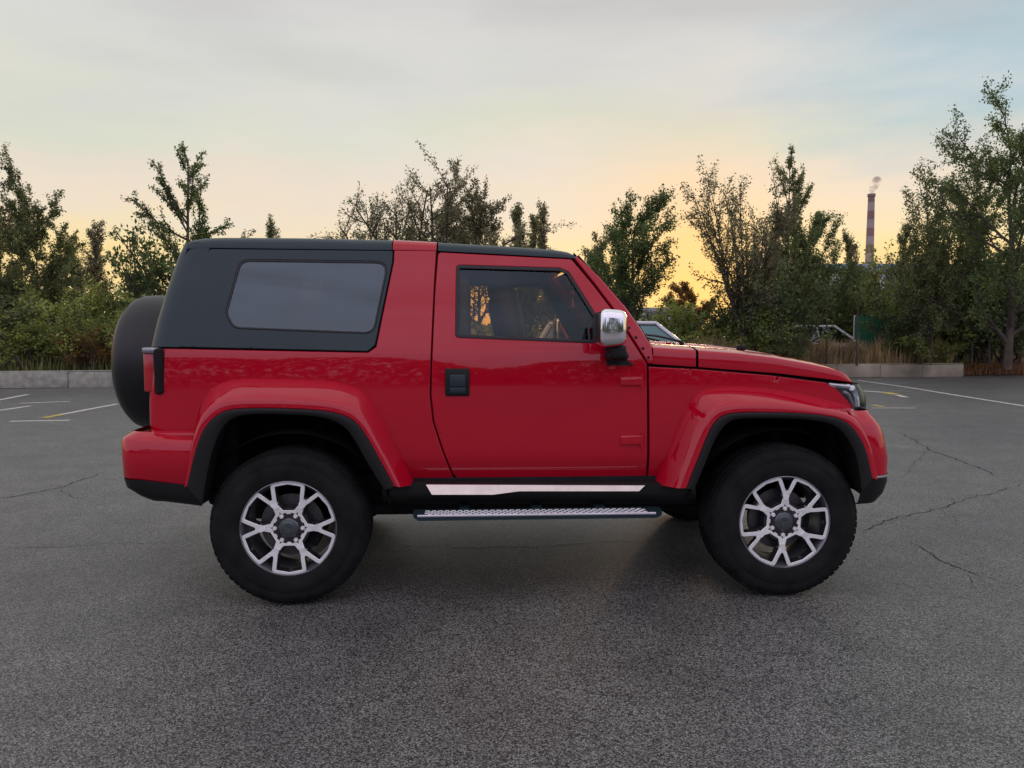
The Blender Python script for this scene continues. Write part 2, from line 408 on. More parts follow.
# wheels ----------------------------------------------------------------
def make_wheel(parent, x, rot, near=True, first=None):
    w = bpy.data.objects.new('wheel', None); w.location = (x, 0 if near else 2 * YC, .385); w.empty_display_size = .2
    link(w, parent)
    if not near: w.rotation_euler = (0, 0, math.pi)
    if first:
        for ch in first:
            c = ch.copy(); COL.objects.link(c); c.parent = w; c.rotation_euler = (0, rot, 0)
        return w
    Rt = .388; Wd = .265
    prof = [(.030, .232), (.012, .240), (.004, .262), (.0, .285), (.003, .31), (.007, .316), (.006, .335), (.012, .352), (.024, .366), (.040, .377), (.055, .382)]
    prof2 = prof + [(.075, .3835), (.08, .376), (.088, .376), (.092, .384), (.125, .385), (.128, .377), (.136, .377), (.139, .385)]
    full = prof2 + [(Wd - y, r) for y, r in prof2[::-1]]
    mb = MB(); mb.lathe(full, 112)
    nb = 66
    for sgn in (0, 1):                                     # shoulder lugs and tread blocks
        for i in range(nb):
            a = 2 * math.pi * (i + .5 * sgn) / nb
            for (yy, dy, rr, h, sk) in ((.041, .026, .3745, .006, 0), (.062, .020, .3835, .005, .10), (.108, .030, .384, .005, -.1)):
                if rr == .3745 and i % 2: h *= .55
                yv = yy if not sgn else Wd - yy
                m = Matrix.Rotation(-a, 3, 'Y') @ Matrix.Rotation(sk, 3, 'X')
                mb.box(Vector((rr * math.cos(a), yv, rr * math.sin(a))), (h, dy, .026 if rr < .38 else .031), 0, rot=m)
    tyre = mb.build('tyre', RUB, w, sharp=28)
    # rim: barrel, six pocket frames, dark spokes
    rb = MB(); rb.lathe([(.030, .238), (.022, .238), (.020, .232), (.030, .226), (.05, .214), (.20, .206), (.24, .215)], 72, 2)
    RR = .229; fy = .026
    frames = []
    for k in range(6):
        th = math.radians(60 * k)
        def pol(r_, a_): return (r_ * math.cos(th + a_), r_ * math.sin(th + a_))
        def xy(u, v):      # v outward, u sideways (fraction of rim radius)
            return (RR * (v * math.cos(th) - u * math.sin(th)), RR * (v * math.sin(th) + u * math.cos(th)))
        pin = [xy(-.115, .385), (xy(.115, .385)), xy(.240, .53), xy(.240, .60), xy(.275, .90), xy(.0, .95), xy(-.275, .90), xy(-.240, .60), xy(-.240, .53)]
        if area(pin) < 0: pin = pin[::-1]
        pin = resample(fillet(pin, .006, 3), .03)
        pout = offset(pin, -.0200)
        pout = [((a, b) if math.hypot(a, b) < RR * 1.0 else (a * RR / math.hypot(a, b), b * RR / math.hypot(a, b))) for a, b in pout]
        depth_ = lambda a, b: fy + .018 * max(0, 1 - math.hypot(a, b) / (.75 * RR)) 
        n = len(pin); V = []
        for (pp, dy) in ((pout, .03), (pout, .0015), (offset(pout, .0015), 0), (offset(pin, -.0018), 0), (pin, .002), (offset(pin, .004), .045)):
            V += [(a, depth_(a, b) + dy, b) for a, b in pp]
        Fc = []; 
        for g in range(5): Fc += [(g * n + i, g * n + (i + 1) % n, (g + 1) * n + (i + 1) % n, (g + 1) * n + i) for i in range(n)]
        o = len(rb.V); rb.V += V
        for gi, f in enumerate(Fc): rb.F.append(tuple(i + o for i in f)); rb.M.append(0 if n <= gi < 4 * n else 1)
        # stem to the hub between pockets
        ps = [xy(0, 0)] ; th = math.radians(60 * k + 30)
        st = [xy(-.13, .20), xy(.13, .20), xy(.075, .60), xy(-.075, .60)]
        if area(st) < 0: st = st[::-1]
        V = [(a, .040 if i < 2 else .034, b) for i, (a, b) in enumerate(st)] + [(a, .075, b) for a, b in st]
        rb.add(V, [(0, 1, 2, 3), (0, 4, 5, 1), (1, 5, 6, 2), (2, 6, 7, 3), (3, 7, 4, 0)], 1)
        nd = [xy(-.04, .49), xy(.04, .49), xy(.078, .59), xy(.05, .70), xy(-.05, .70), xy(-.078, .59)]
        if area(nd) < 0: nd = nd[::-1]
        rb.add([(a_, .0275 if k_ in (2, 3, 4, 5) else .031, b_) for k_, (a_, b_) in enumerate(nd)] + [(a_, .06, b_) for a_, b_ in nd], [(0, 1, 2, 3, 4, 5)] + [(i_, i_ + 6, (i_ + 1) % 6 + 6, (i_ + 1) % 6) for i_ in range(6)], 0)
        a = th; rb.lathe([(.024, 0), (.024, .0085), (.028, .0108), (.045, .0108)], 10, 0, c=(.067 * math.cos(a), 0.003, .067 * math.sin(a)))
        rb.lathe([(.0385, .018), (.0385, .011), (.05, .011)], 12, 1, c=(.067 * math.cos(a), 0, .067 * math.sin(a)))
    rb.lathe([(.042, .0), (.042, .10), (.06, .105), (.09, .10)], 48, 1)
    # notches on the outer rim edge
    rim = rb.build('rim', [ALU, GUN, BARREL], w, sharp=30)
    hb = MB(); hb.lathe([(.026, 0), (.0265, .022), (.026, .026), (.0275, .030), (.030, .044), (.036, .051), (.045, .053)], 12)
    for k in range(3):
        a = math.radians(90 + 120 * k); hb.box((.013 * math.cos(a), .0255, .013 * math.sin(a)), (.020, .003, .006), .001, rot=Matrix.Rotation(-a, 3, 'Y'))
    cap = hb.build('hub_cap', CAPM, w, sharp=30)
    db = MB(); db.lathe([(.11, .05), (.11, .155), (.135, .155), (.135, .05)], 48, 0); db.box((.13, .12, .02), (.06, .06, .12), .01, 1)
    disc = db.build('brake_disc', [DISC, DARK], w)
    parts = [tyre, rim, cap, disc]
    for p_ in parts: p_.rotation_euler = (0, rot, 0)
    return parts
WP = make_wheel(suv, -1.236, R(30), True)       # a pocket straight up
make_wheel(suv, 1.236, R(3), True, WP)          # a spoke straight up
make_wheel(suv, -1.236, R(12), False, WP); make_wheel(suv, 1.236, R(3), False, WP)

# flank panels -----------------------------------------------------------
BELT = [(157, 348.5), (368, 352.5)]
win_rear = [(240, 259.5), (389, 261.5), (374, 334), (233, 328.5), (225, 313)]
win_door = [(456.5, 265), (560, 268), (569, 272), (614, 344), (455.5, 337.5)]
qtr = [(164, 348.5), (368, 352.5), (376, 347), (393.5, 262), (394, 250), (436.5, 250.5), (434, 290), (431.5, 345), (430, 395), (433, 422), (442, 450), (452, 474), (453.5, 481),
       (411, 482), (404, 470), (388, 438), (371, 411), (359, 395), (331, 387), (273, 385), (235, 385), (219, 391), (207, 409), (199, 440), (164, 440)]
panel('quarter_panel', qtr, RED, suv, r=.008)
top = [(209, 248.5), (393, 250.5), (392.6, 262), (375.2, 345.5), (367.5, 351.7), (177, 347.3), (191, 290)]
panel('hardtop_side', top, BLK, suv, holes=[win_rear], r=[0, 0, 0, .03, .03, 0, 0], hr=.06)
door_px = [(438, 252), (571.5, 259), (592.5, 284), (612.5, 310), (647, 364.3), (646, 478), (458.5, 480), (453, 474), (443, 450), (434, 422), (431, 395), (432.5, 345), (435, 290)]
doors = panel('door', door_px, RED, suv, holes=[win_door], r=.02, hr=.02)
apil = [(573.5, 257), (577.5, 255.8), (600, 277), (625, 306), (640, 327), (652.5, 347), (655, 365), (647.5, 364), (613.5, 309.5), (593.5, 283), (574, 259)]
panel('windscreen_pillar', apil, RED, suv, r=.01, roll=.010)
fen = [(648.5, 366.5), (697, 369), (770, 375.2), (826, 382.5), (838, 389.5), (848, 400), (857, 411), (843, 412), (805, 401), (746, 391), (706, 391.5), (696, 401), (682, 432), (666, 476), (664, 479.5), (647.5, 479.5)]
panel('front_fender', fen, RED, suv, r=.006)
yg = lambda x, z: ys(x, z) + .004
yg2 = lambda x, z: ys(x, z) + .012
g1, g1f = panel('side_window', win_rear, GLR, suv, yf=yg, back=False, gap=.004, roll=.002, r=.06)
for o in (g1,): mirrored(strip_loop('window_seal', win_rear, SEAL, o, ys, .009, .0, .06), g1f)
for d_ in doors:
    w_ = panel('door_window', win_door, GLD, d_, yf=yg2, back=False, gap=.0, roll=.001, r=.02, mirror=False)[0]
    sl = strip_loop('window_seal', win_door, SEAL, d_, ys, .016, -.001, .02)
    if d_ is doors[1]:
        for q in (w_, sl):
            q.data.transform(Matrix.Translation((0, 2 * YC, 0)) @ Matrix.Scale(-1, 4, (0, 1, 0))); q.data.flip_normals()

# door furniture
def pbox(px0, py0, px1, py1, y):
    x0, z0 = P(px0, py0, y); x1, z1 = P(px1, py1, y); return (x0 + x1) / 2, (z0 + z1) / 2, abs(x1 - x0), abs(z1 - z0)
for si, d_ in enumerate(doors):
    cx, cz, w_, h_ = pbox(445, 368.5, 469.5, 396, .112); yb = ys(cx, cz)
    m = MB(); m.box((cx, yb - .002, cz), (w_, .02, h_), .008, seg=3)
    m2 = MB(); m2.box((cx + .002, yb - .016, cz + .008), (w_ * .66, .014, h_ * .45), .006, seg=3).box((cx + .002, yb - .013, cz - h_ * .28), (w_ * .66, .006, h_ * .22), .003)
    a = m.build('handle_plate', PLA, d_); b = m2.build('door_handle', BLK, d_)
    hs = []
    for (py0, py1) in ((374, 388.5), (432.5, 448)):
        x0, z0, ww, hh = pbox(612, py0, 643, py1, .112); yb = ys(x0, z0)
        m = MB(); m.box((x0 + .02, yb, z0), (ww * .72, .022, hh * .62), .006, seg=3); m.tube([(x0 + ww * .46, yb - .003, z0 - hh * .5), (x0 + ww * .46, yb - .003, z0 + hh * .5)], .0085, 10)
        hs.append(m.build('hinge', RED, d_))
    # mirror: sail mount, arm, chrome shell, glass
    c = []
    x0, z0 = P(633, 362, .14); x1, z1 = P(606, 349, .14)
    m = MB(); tri = [P(a_, b_, .13) for a_, b_ in ((605, 343), (633, 365), (606, 365))]
    tri = tri if area(tri) > 0 else tri[::-1]
    m.prism(tri, ys(x0, z0) - .012, ys(x0, z0) + .01)
    cx, cz, w_, h_ = pbox(604, 346, 629, 365, .05)
    m.box((cx + .0, .06, cz + .0), (w_ * .85, .13, h_ * .5), .02, seg=3).box((cx - .005, -.01, cz + .02), (w_ * .6, .07, h_ * .7), .015, seg=3)
    c.append(m.build('mirror_arm', PLA, d_))
    cx, cz, w_, h_ = pbox(596.5, 308.5, 626, 347.5, -.06)
    bm = bmesh.new(); bmesh.ops.create_cube(bm, size=1); bmesh.ops.scale(bm, vec=(w_, .20, h_), verts=bm.verts)
    for v in bm.verts:
        if v.co.x > 0: v.co.y *= .82; v.co.z *= .90
        if v.co.x < 0: v.co.x *= .9
    bmesh.ops.bevel(bm, geom=bm.edges[:], offset=.042, segments=6, profile=.55, affect='EDGES'); bm.verts.index_update()
    mm = MB(); mm.add([(v.co.x + cx, v.co.y - .03, v.co.z + cz) for v in bm.verts], [[v.index for v in f.verts] for f in bm.faces]); bm.free()
    sh = mm.build('mirror_shell', CHR, d_, sharp=60); c.append(sh)
    mm = MB(); mm.box((cx - w_ * .46, -.03, cz), (.012, .15, h_ * .74), .004); c.append(mm.build('mirror_glass', GUN, d_))
    for q in [a, b] + hs + c:
        if si:
            q.data.transform(Matrix.Translation((0, 2 * YC, 0)) @ Matrix.Scale(-1, 4, (0, 1, 0))); q.data.flip_normals()

# pillar bolts
for (a_, b_) in ((629, 328), (636, 337.5), (643, 348.5), (648.5, 357.5)):
    x, z = P(a_, b_); m = MB(); m.lathe([(-.004, 0), (-.004, .006), (.004, .0085), (.01, .0085)], 10, c=(x, ys(x, z), z)); mirrored(m.build('pillar_bolt', DARK, suv))

# flares ------------------------------------------------------------------
def poly_px(pts, y, n):
    q = [np.array(P(a, b, y)) for a, b in pts]
    q = np.array(q)
    # smooth parametric resample by matching control points (Catmull-Rom)
    out = []
    k = len(q)
    for t in np.linspace(0, k - 1, n):
        i = min(int(t), k - 2); f = t - i
        p0, p1, p2, p3 = q[max(i - 1, 0)], q[i], q[i + 1], q[min(i + 2, k - 1)]
        m1 = .5 * (p2 - p0) * .9; m2 = .5 * (p3 - p1) * .9
        out.append((2 * f**3 - 3 * f**2 + 1) * p1 + (f**3 - 2 * f**2 + f) * m1 + (-2 * f**3 + 3 * f**2) * p2 + (f**3 - f**2) * m2)
    return np.array(out)
def flare(A, B, C, nm='wheel_arch_flare'):
    n = 90
    a = poly_px(A, .125, n); b = poly_px(B, -.018, n); c = poly_px(C, -.012, n)
    for q in (a, b, c):
        for _ in range(5): q[1:-1] = .5 * q[1:-1] + .25 * (q[:-2] + q[2:])
    prof = [(-.03, .150), (0.0, .118), (.04, .106), (.12, .088), (.30, .052), (.46, .022), (.58, .0), (.66, -.0105), (.74, -.0155), (.85, -.0175), (.97, -.018), (1.0, -.013)]
    rows = [[(p[0] + (q[0] - p[0]) * t, y, p[1] + (q[1] - p[1]) * t) for p, q in zip(a, b)] for t, y in prof]
    V, Fc = grid(rows)
    f = mesh(nm, V, Fc, RED, suv, sharp=50)
    rows = [[(p[0], -.010, p[1]) for p in b]]
    for t, y in ((.0, -.022), (.12, -.025), (.8, -.024), (.97, -.019), (1.0, -.01), (1.0, .08), (.7, .16)):
        rows.append([(p[0] + (q[0] - p[0]) * t, y, p[1] + (q[1] - p[1]) * t) for p, q in zip(b, c)])
    V, Fc = grid(rows)
    tr = mesh('arch_trim', V, Fc, PLA, f, sharp=45)
    f2 = mirrored(f); mirrored(tr, f2)
flare([(656, 484), (664, 462), (672, 440), (680, 419), (689, 401.5), (701, 390), (726, 386), (766, 388), (805, 394.5), (843, 404), (856, 412), (864, 425), (870, 445), (875, 478)],
      [(687, 488), (693, 472), (700, 455), (707, 437), (715, 422), (726, 414.5), (745, 412.5), (775, 412.5), (805, 413.5), (836, 417.5), (851, 426), (861, 440), (867, 455), (872, 478)],
      [(694, 489), (700, 475), (707, 458), (714, 441), (722, 428), (732, 420.5), (748, 418.5), (775, 418.5), (803, 419.5), (829, 423.5), (842, 432), (851, 446), (857, 462), (861, 492)])
flare([(189, 486), (192, 455), (194, 430), (201, 405), (213, 387), (233, 379.5), (255, 378.5), (290, 379), (332, 381), (362, 389.5), (376, 406), (391, 434), (403, 460), (414, 484)],
      [(187, 486), (191, 470), (196, 450), (202, 434), (210, 421.5), (224, 411.5), (245, 408.5), (283, 408.5), (325, 411), (351, 418.5), (365, 434), (378, 457), (388, 475), (394, 486)],
      [(203, 504), (207, 478), (212, 455), (218, 437), (224, 426.5), (234, 418), (252, 414.5), (283, 414.5), (320, 417), (342, 425), (354, 439), (367, 462), (378, 480), (385, 490)])

# hood and cowl -------------------------------------------------------------
EDGE = [(650, 347.5), (697, 350.5), (741, 353.8), (775, 358), (805, 363.2), (830, 368.2), (845, 372.8), (853, 377.0), (857, 381.2)]
GAPL = [(650, 364), (697, 367), (776, 373.2), (840, 380.6), (857, 383.2)]
def hood_part(name, p0, p1, mt, parent, nose=False):
    rows = []
    for px in np.linspace(p0, p1, 26):
        xe, ze = P(px, interp(EDGE, px)); xg, zg = P(px, interp(GAPL, px)); zg = min(zg, ze - .004); ya = ys(xg, zg)
        k = max(0, (px - 835) / 22); tin = .05 * k * k
        row = [(xe, ya + .02 + tin, zg), (xe, ya + tin + .001, zg + .0005), (xe, ya + tin, zg + .003), (xe, ya + tin + .002, ze - min(.018, (ze - zg) * .5)), (xe, ya + tin + .006, ze - min(.006, (ze - zg) * .3)), (xe, ya + tin + .012, ze), (xe, ya + tin + .02, ze + .002), (xe, ya + tin + .06, ze + .0095), (xe, ya + tin + .12, ze + .020)]
        for t in (.1, .25, .4, .48, .52, .6, .8, 1.0):
            y = ya + tin + .12 + (YC - ya - tin - .12) * t
            row.append((xe + .05 * t * (k if k < 1 else 1), y, ze + .020 + .012 * t + (.010 if t > .5 else 0)))
        row += [(x, 2 * YC - y, z) for x, y, z in row[::-1][1:]]
        rows.append(row)
    if nose:
        last = rows[-1]; rows.append([(x + .012, y, z - .03) for x, y, z in last]); rows.append([(x + .004, y, z - .07) for x, y, z in last])
    V, Fc = grid(rows, flip=False); Fc = [f[::-1] for f in Fc]
    return mesh(name, V, Fc, mt, parent, sharp=38)
hood = hood_part('hood', 698.3, 857, RED, suv, True)
hood_part('cowl_panel', 653, 695.8, RED, suv)
m = MB()
x, z = P(741, 350, .45); m.box((x, .45, z + .012), (.05, .03, .03), .008).lathe([(-.012, .0), (-.012, .011), (.012, .011)], 10, c=(x - .005, .45, z + .02))
m.build('washer_nozzle', PLA, suv)
for y0, y1, px in ((.5, 1.0, 668), (1.0, 1.5, 668)):
    m = MB(); x, z = P(px, 345, .6); m.tube([(x + .05, y0, z + .02), (x - .02, (y0 + y1) / 2, z + .05), (x - .05, y1, z + .06)], .007, 6); m.lathe([(-.01, 0), (-.01, .012), (.01, .012), (.01, 0)], 10, c=(x + .05, y0, z + .01)); m.build('wiper', PLA, suv)

# roof ------------------------------------------------------------------
SIL = [(186, 240.5), (194, 238.3), (215, 237), (300, 237.5), (395, 239.8), (437, 242), (500, 245.5), (545, 248.5), (562, 250.3), (570, 252), (577, 255.5)]
SIDE = [(186, 249), (209, 248.0), (391, 250.2), (437, 251), (480, 253.2), (571, 258.2), (577, 258.8)]
def roof_part(name, p0, p1, mt, lift=0.0, rear=False):
    rows = []
    for px in np.linspace(p0, p1, 18):
        xa, za = P(px, interp(SIDE, px)); ya = ys(xa, za); xb, zt = P(px, interp(SIL, px), ya + .05); zt += lift; H = max(zt - za, .006)
        row = [(xa, ya + .016, za), (xa, ya, za + .001)]
        for a_ in np.linspace(.12, math.pi / 2, 7): row.append((xa, ya - lift * .5 + .085 * (1 - math.cos(a_)), za + H * math.sin(a_)))
        for t in (.15, .4, .7, 1): row.append((xa, ya + .085 + (YC - ya - .085) * t, zt + .016 * (1 - (1 - t) ** 2)))
        row += [(x, 2 * YC - y, z) for x, y, z in row[::-1][1:]]
        rows.append(row)
    if rear:
        rows = [[(x - .01, y, z - .035) for x, y, z in rows[0]]] + rows
    V, Fc = grid(rows); Fc = [f[::-1] for f in Fc]
    return mesh(name, V, Fc, mt, suv, sharp=40)
roof_part('rear_roof', 187, 391.8, BLK, 0, True)
roof_part('roll_hoop', 392.8, 436.5, RED, .002)
roof_part('front_roof', 438.0, 577, BLK)
# windscreen between the pillars, header and far pillar handled by mirrored panels
rows = []
for (a_, b_) in ((581, 259), (600, 282.5), (625, 312), (640, 332.5), (650, 347)):
    x, z = P(a_, b_); y = ys(x, z) + .03
    rows.append([(x + .03 * math.sin(math.pi * t), y + (2 * YC - 2 * y) * t, z) for t in np.linspace(0, 1, 12)])
V, Fc = grid(rows, flip=True); mesh('windscreen', V, Fc, GLW, suv)
xa, za = P(574, 258); m = MB(); m.box((xa - .02, YC, za - .0), (.09, 2 * (YC - .29), .03), .01); m.build('windscreen_header', RED, suv)
# inner return of the pillar
for s_ in (0,):
    rows = []
    for (a_, b_) in ((578, 254.5), (600, 278), (625, 307.5), (640, 328.5), (652, 348)):
        x, z = P(a_, b_); y = ys(x, z); rows.append([(x, y + .004, z), (x + .004, y + .012, z), (x + .002, y + .045, z - .004), (x - .02, y + .055, z - .01), (x - .06, y + .03, z - .02)])
    V, Fc = grid(rows, flip=True); mirrored(mesh('pillar_return', V, Fc, RED, suv, sharp=60))

# tail ------------------------------------------------------------------
lv = [((210, 246.5), (184.5, 243)), ((206.5, 257), (178.5, 256.5)), ((193.2, 288), (167, 291)), ((185.4, 318), (157.5, 323)), ((178.8, 347), (151.5, 346.5))]
tg = wrap('hardtop_rear', lv, BLK, suv, R0=.10, end=-1, bulge=.02)
lv = [((163, 349), (153, 349)), ((163, 375), (151, 375)), ((163, 400), (149.5, 400)), ((163, 425), (150, 424)), ((163, 436), (153, 434)), ((163, 441), (158, 441))]
wrap('tailgate', [((167, a[1]), b) for a, b in lv], RED, suv, R0=.055, end=-1, bulge=.02, dy=-.0008)
xr, zr = P(165, 300, .9)
m = MB(); x1, z1 = P(180, 262, .3); x2, z2 = P(160, 325, .3)
m.add([(x1 - .018, .38, z1), (x1 - .018, 1.42, z1), (x2 - .018, 1.42, z2), (x2 - .018, .38, z2)], [(0, 1, 2, 3)]); m.build('rear_window', GLR, suv)
# tail light
cx, cz, w_, h_ = pbox(152.5, 348, 163.5, 395, .105)
m = MB(); m.box((cx, .155, cz), (w_, .11, h_), .018, seg=3); hl = m.build('tail_light', DARK, suv)
cx2, cz2, w2, h2 = pbox(142.5, 352.5, 153, 392, .125); m = MB(); m.box((cx2 + .006, .20, cz2), (w2 + .012, .15, h2), .01, seg=3); l2 = m.build('lens', LENSR, hl)
cx3, cz3, w3, h3 = pbox(142.5, 347.5, 160, 353.5, .125); m = MB(); m.box((cx3, .175, cz3), (w3, .13, h3), .008, seg=2); l3 = m.build('light_cap', BARREL, hl)
hl2 = mirrored(hl); mirrored(l2, hl2); mirrored(l3, hl2)
# bumpers
lv = [((193, 438.5), (134, 430.5), .06), ((193, 440.5), (124.5, 436.5), .012), ((193, 443), (121.8, 440), .003), ((191, 455), (121.8, 455), .0), ((188, 484.5), (123.5, 475.5), .004), ((188, 485.5), (125, 477.5), .012)]
rbp = wrap('rear_bumper', lv, RED, suv, R0=.10, end=-1, bulge=.03, sharp=50)
lv = [((201, 486.5), (124, 478), .006), ((203, 495), (127, 487), .008), ((203, 503), (140, 495), .02), ((202, 506), (150, 499), .05), ((200, 505), (160, 498), .25)]
wrap('bumper_skirt', lv, PLA, rbp, R0=.10, end=-1, bulge=.03, sharp=50)
# top shelf closing onto the body
x0, z0 = P(193, 438.5, .06); x1, z1 = P(140, 431, .1)
m = MB(); m.box(((x0 + x1) / 2 + .05, YC, z1 - .028), (x0 - x1 + .06, 2 * (YC - .06), .05), .01); m.build('bumper_shelf', RED, rbp)
lv = [((846, 408), (867, 409.5), .06), ((850, 413), (875, 419.5), .012), ((854, 420), (880, 426), .002), ((860, 435), (884, 437), -.004), ((866, 455), (888, 457), -.006), ((875, 476), (887, 473), -.004), ((875, 477), (885.5, 475), .006)]
fbp = wrap('front_bumper', lv, RED, suv, R0=.11, end=1, bulge=.10, sharp=30)
lv = [((865, 477.5), (887, 475), -.002), ((863, 484), (887, 481), .0), ((860, 494), (883, 492), .008), ((858, 501), (875, 500.5), .02), ((858, 502), (868, 501), .12)]
wrap('bumper_skirt', lv, PLA, fbp, R0=.13, end=1, bulge=.10, sharp=50)
lv = [((867, 475.4), (888, 473.2), -.012), ((867, 477.2), (888, 475.2), -.012)]
wrap('bumper_strip', lv, CHR, fbp, R0=.13, end=1, bulge=.10, sharp=50)
x, z = P(885, 457, .1); m = MB(); m.box((x, .12, z), (.03, .05, .05), .012, seg=3); m.build('parking_sensor', ALU, fbp)
# front panel, headlights, grille
lvh = [((824, 382.2), (857, 383.5)), ((834, 386.5), (861, 390)), ((843, 394), (864.5, 399)), ((850, 402), (865, 405)), ((857, 411), (864, 411.5))]
wrap('front_panel', lvh, RED, suv, R0=.12, end=1, bulge=.06, push=-.055, dy=.03)
BEZ = mat('headlight_bezel', (.05, .05, .055), .25, .5)
hlp = wrap('headlight', lvh, BEZ, suv, R0=.12, end=1, bulge=.06, y_end=.36, push=-.030, sharp=60, dy=.012)
hg = wrap('headlight_lens', lvh, HLG, hlp, R0=.12, end=1, bulge=.06, y_end=.36, push=.004, dy=-.006)
bars = []
for pts, w_ in (([(829, 384.8), (840, 386), (850, 386.8)], .012), ([(843, 391.5), (849, 394), (853, 402), (857, 408.5)], .009), ([(853, 388), (857, 392), (859, 398), (860, 407)], .017)):
    m = MB(); q = []
    for k, (a_, b_) in enumerate(pts):
        x, z = P(a_, b_, .13); q.append((x - .004, .128 + .0 * k + (.030 if a_ > 856 else .006 if a_ > 850 else 0), z))
    m.tube(q, w_, 8); bars.append(m.build('light_strip', LENSC, hlp))
h2_ = mirrored(hlp); mirrored(hg, h2_)
for b_ in bars: mirrored(b_, h2_)
m = MB(); x, z = P(862, 395, .5)
for k in range(7): m.box((x + .01, .58 + k * .107, z - .085), (.05, .05, .13), .01)
m.build('grille', PLA, suv)

# sill and step -----------------------------------------------------------
rows = []
secs = [(480.8, .135), (482.3, .10), (484, .088), (493, .088), (497, .092), (502, .12), (504, .2), (504, .5)]
for py, y in secs:
    rows.append([(P(px, py, y)[0], y + (.02 if px > 690 or px < 388 else 0), P(px, py, y)[1]) for px in (382, 387, 389, 400, 450, 500, 550, 600, 650, 680, 690, 693, 697)])
V, Fc = grid(rows, flip=False); sill = mesh('sill', V, Fc[:], PLA, suv, sharp=45); sill.data.flip_normals(); sill2 = mirrored(sill)
tp = [(426, 484.3), (645, 485.2), (640.5, 491), (519, 491.2), (493, 494.2), (432, 494.2)]
rows = []
for px in list(np.linspace(426, 493, 12)) + list(np.linspace(497, 519, 5)) + list(np.linspace(525, 645, 20)):
    pt = 484.3 + (px - 426) * .9 / 219; pb = float(np.interp(px, [426, 432, 493, 519, 640.5, 645], [484.9, 494.2, 494.2, 491, 491, 485.6]))
    xt, zt_ = P(px, pt, .084); xb_, zb_ = P(px, pb, .08); q = .33
    rows.append([(xt, .095, zt_ + .001), (xt, .0815, zt_), (xt, .080, zt_ - .001), (xb_, .080 - q * (zt_ - zb_), zb_ + .001), (xb_, .081 - q * (zt_ - zb_), zb_), (xb_, .095, zb_ - .001)])
V, Fc = grid(rows); tr = mesh('sill_trim', V, [f[::-1] for f in Fc], CHR, sill, sharp=30)
TRM = mat('brushed_trim', (.66, .60, .52), .22, 1.0, noise=(20, .08)); tr.data.materials[0] = TRM
mirrored(tr, sill2)
m = MB()
for k, px in enumerate((446, 450, 454, 458, 462)):
    x, z = P(px, 489.5, .082); m.box((x, .0775, z), (.006, .002, .010), 0); m.box((x + .005, .0775, z + (.004 if k % 2 else -.003)), (.006, .002, .003), 0)
m.build('embossed_lettering', GUN, sill)
x0, z0 = P(411, 511, -.02); x1, _ = P(664, 511, -.02)
def step():
    zt = P(540, 514.5, -.035)[1]; zb = zt
    out = []
    xa, xb = P(412, 512, -.03)[0], P(665, 512, -.03)[0]
    pl = [(xa, .04), (xa + .03, -.03), (xb - .04, -.03), (xb, .03), (xb, .10), (xa, .10)]
    V = [(x, y, zt) for x, y in pl] + [(x, y, zt - .026) for x, y in pl]; n = len(pl)
    mb = MB(); mb.add(V, [tuple(range(n)), tuple(range(n, 2 * n))[::-1]] + [(i, i + n, (i + 1) % n + n, (i + 1) % n) for i in range(n)], 1)
    for yy in (-.022, .0, .022, .044):
        k = int((xb - xa - .15) / .032)
        for i in range(k):
            mb.box((xa + .07 + i * .032 + (.016 if int(yy * 1000) % 44 else 0), yy, zt + .003), (.024, .007, .008), .002, 0, rot=Matrix.Rotation(R(14), 3, 'Z'), seg=1)
    mb.box(((xa + xb) / 2 - .01, -.031, zt - .001), (xb - xa - .07, .012, .012), .004, 0)
    for xx in (xa + .25, (xa + xb) / 2, xb - .3): mb.box((xx, .22, zt - .01), (.05, .30, .03), .004, 1)
    return mb.build('side_step', [STEP, BLK], suv, sharp=30)
mirrored(step())

# inner body --------------------------------------------------------------
m = MB()
X = lambda px, y=.2: P(px, 400, y)[0]
# liners around each wheel, engine bay and underbody
for xc in (-1.225, 1.225):
    for sd in (0, 1):
        m = MB(); n = 20; V = []; 
        for (y, rr) in ((.06, .478), (.14, .485), (.52, .48)):
            for j in range(n + 1):
                a_ = math.pi * (.07 + .86 * j / n); V.append((xc + rr * 1.02 * math.cos(a_), y if not sd else 2 * YC - y, .40 + (rr - .03) * math.sin(a_)))
        Fc = [(g * (n + 1) + j, g * (n + 1) + j + 1, (g + 1) * (n + 1) + j + 1, (g + 1) * (n + 1) + j) for g in range(2) for j in range(n)]
        m.add(V, Fc)
        yb = .53 if not sd else 2 * YC - .53; m.box((xc, yb, .72), (1.04, .02, .56), 0); m.build('wheel_arch_liner', DARK, suv)
pass
m = MB()
m.box((0, YC, .50), (3.5, 1.02, .16), .02).box((0, YC, .56), (1.42, 1.5, .10), .02).box((.0, .42, .42), (2.9, .08, .12), .01).box((.0, 1.38, .42), (2.9, .08, .12), .01)
m.tube([(-1.225, .28, .388), (-1.225, 1.52, .388)], .05, 12).tube([(1.225, .28, .388), (1.225, 1.52, .388)], .045, 12)
for xc in (-1.225, 1.225):
    for yy in (.36, 1.44):
        m.tube([(xc + .12, yy, .34), (xc + .08, yy, .86)], .03, 10)
        pts = [(xc - .05 + .06 * math.cos(a_), yy + .06 * math.sin(a_), 0.42 + .0105 * a_) for a_ in np.linspace(0, 12 * math.pi, 90)]
        m.tube(pts, .009, 5)
    m.tube([(xc + .1 * (1 if xc < 0 else -1), .34, .38), (xc + .85 * (1 if xc < 0 else -1), .42, .44)], .03, 8)
m.tube([(-1.0, .62, .36), (-1.75, .66, .38)], .09, 14)
m.build('chassis', DARK, suv)
m = MB()
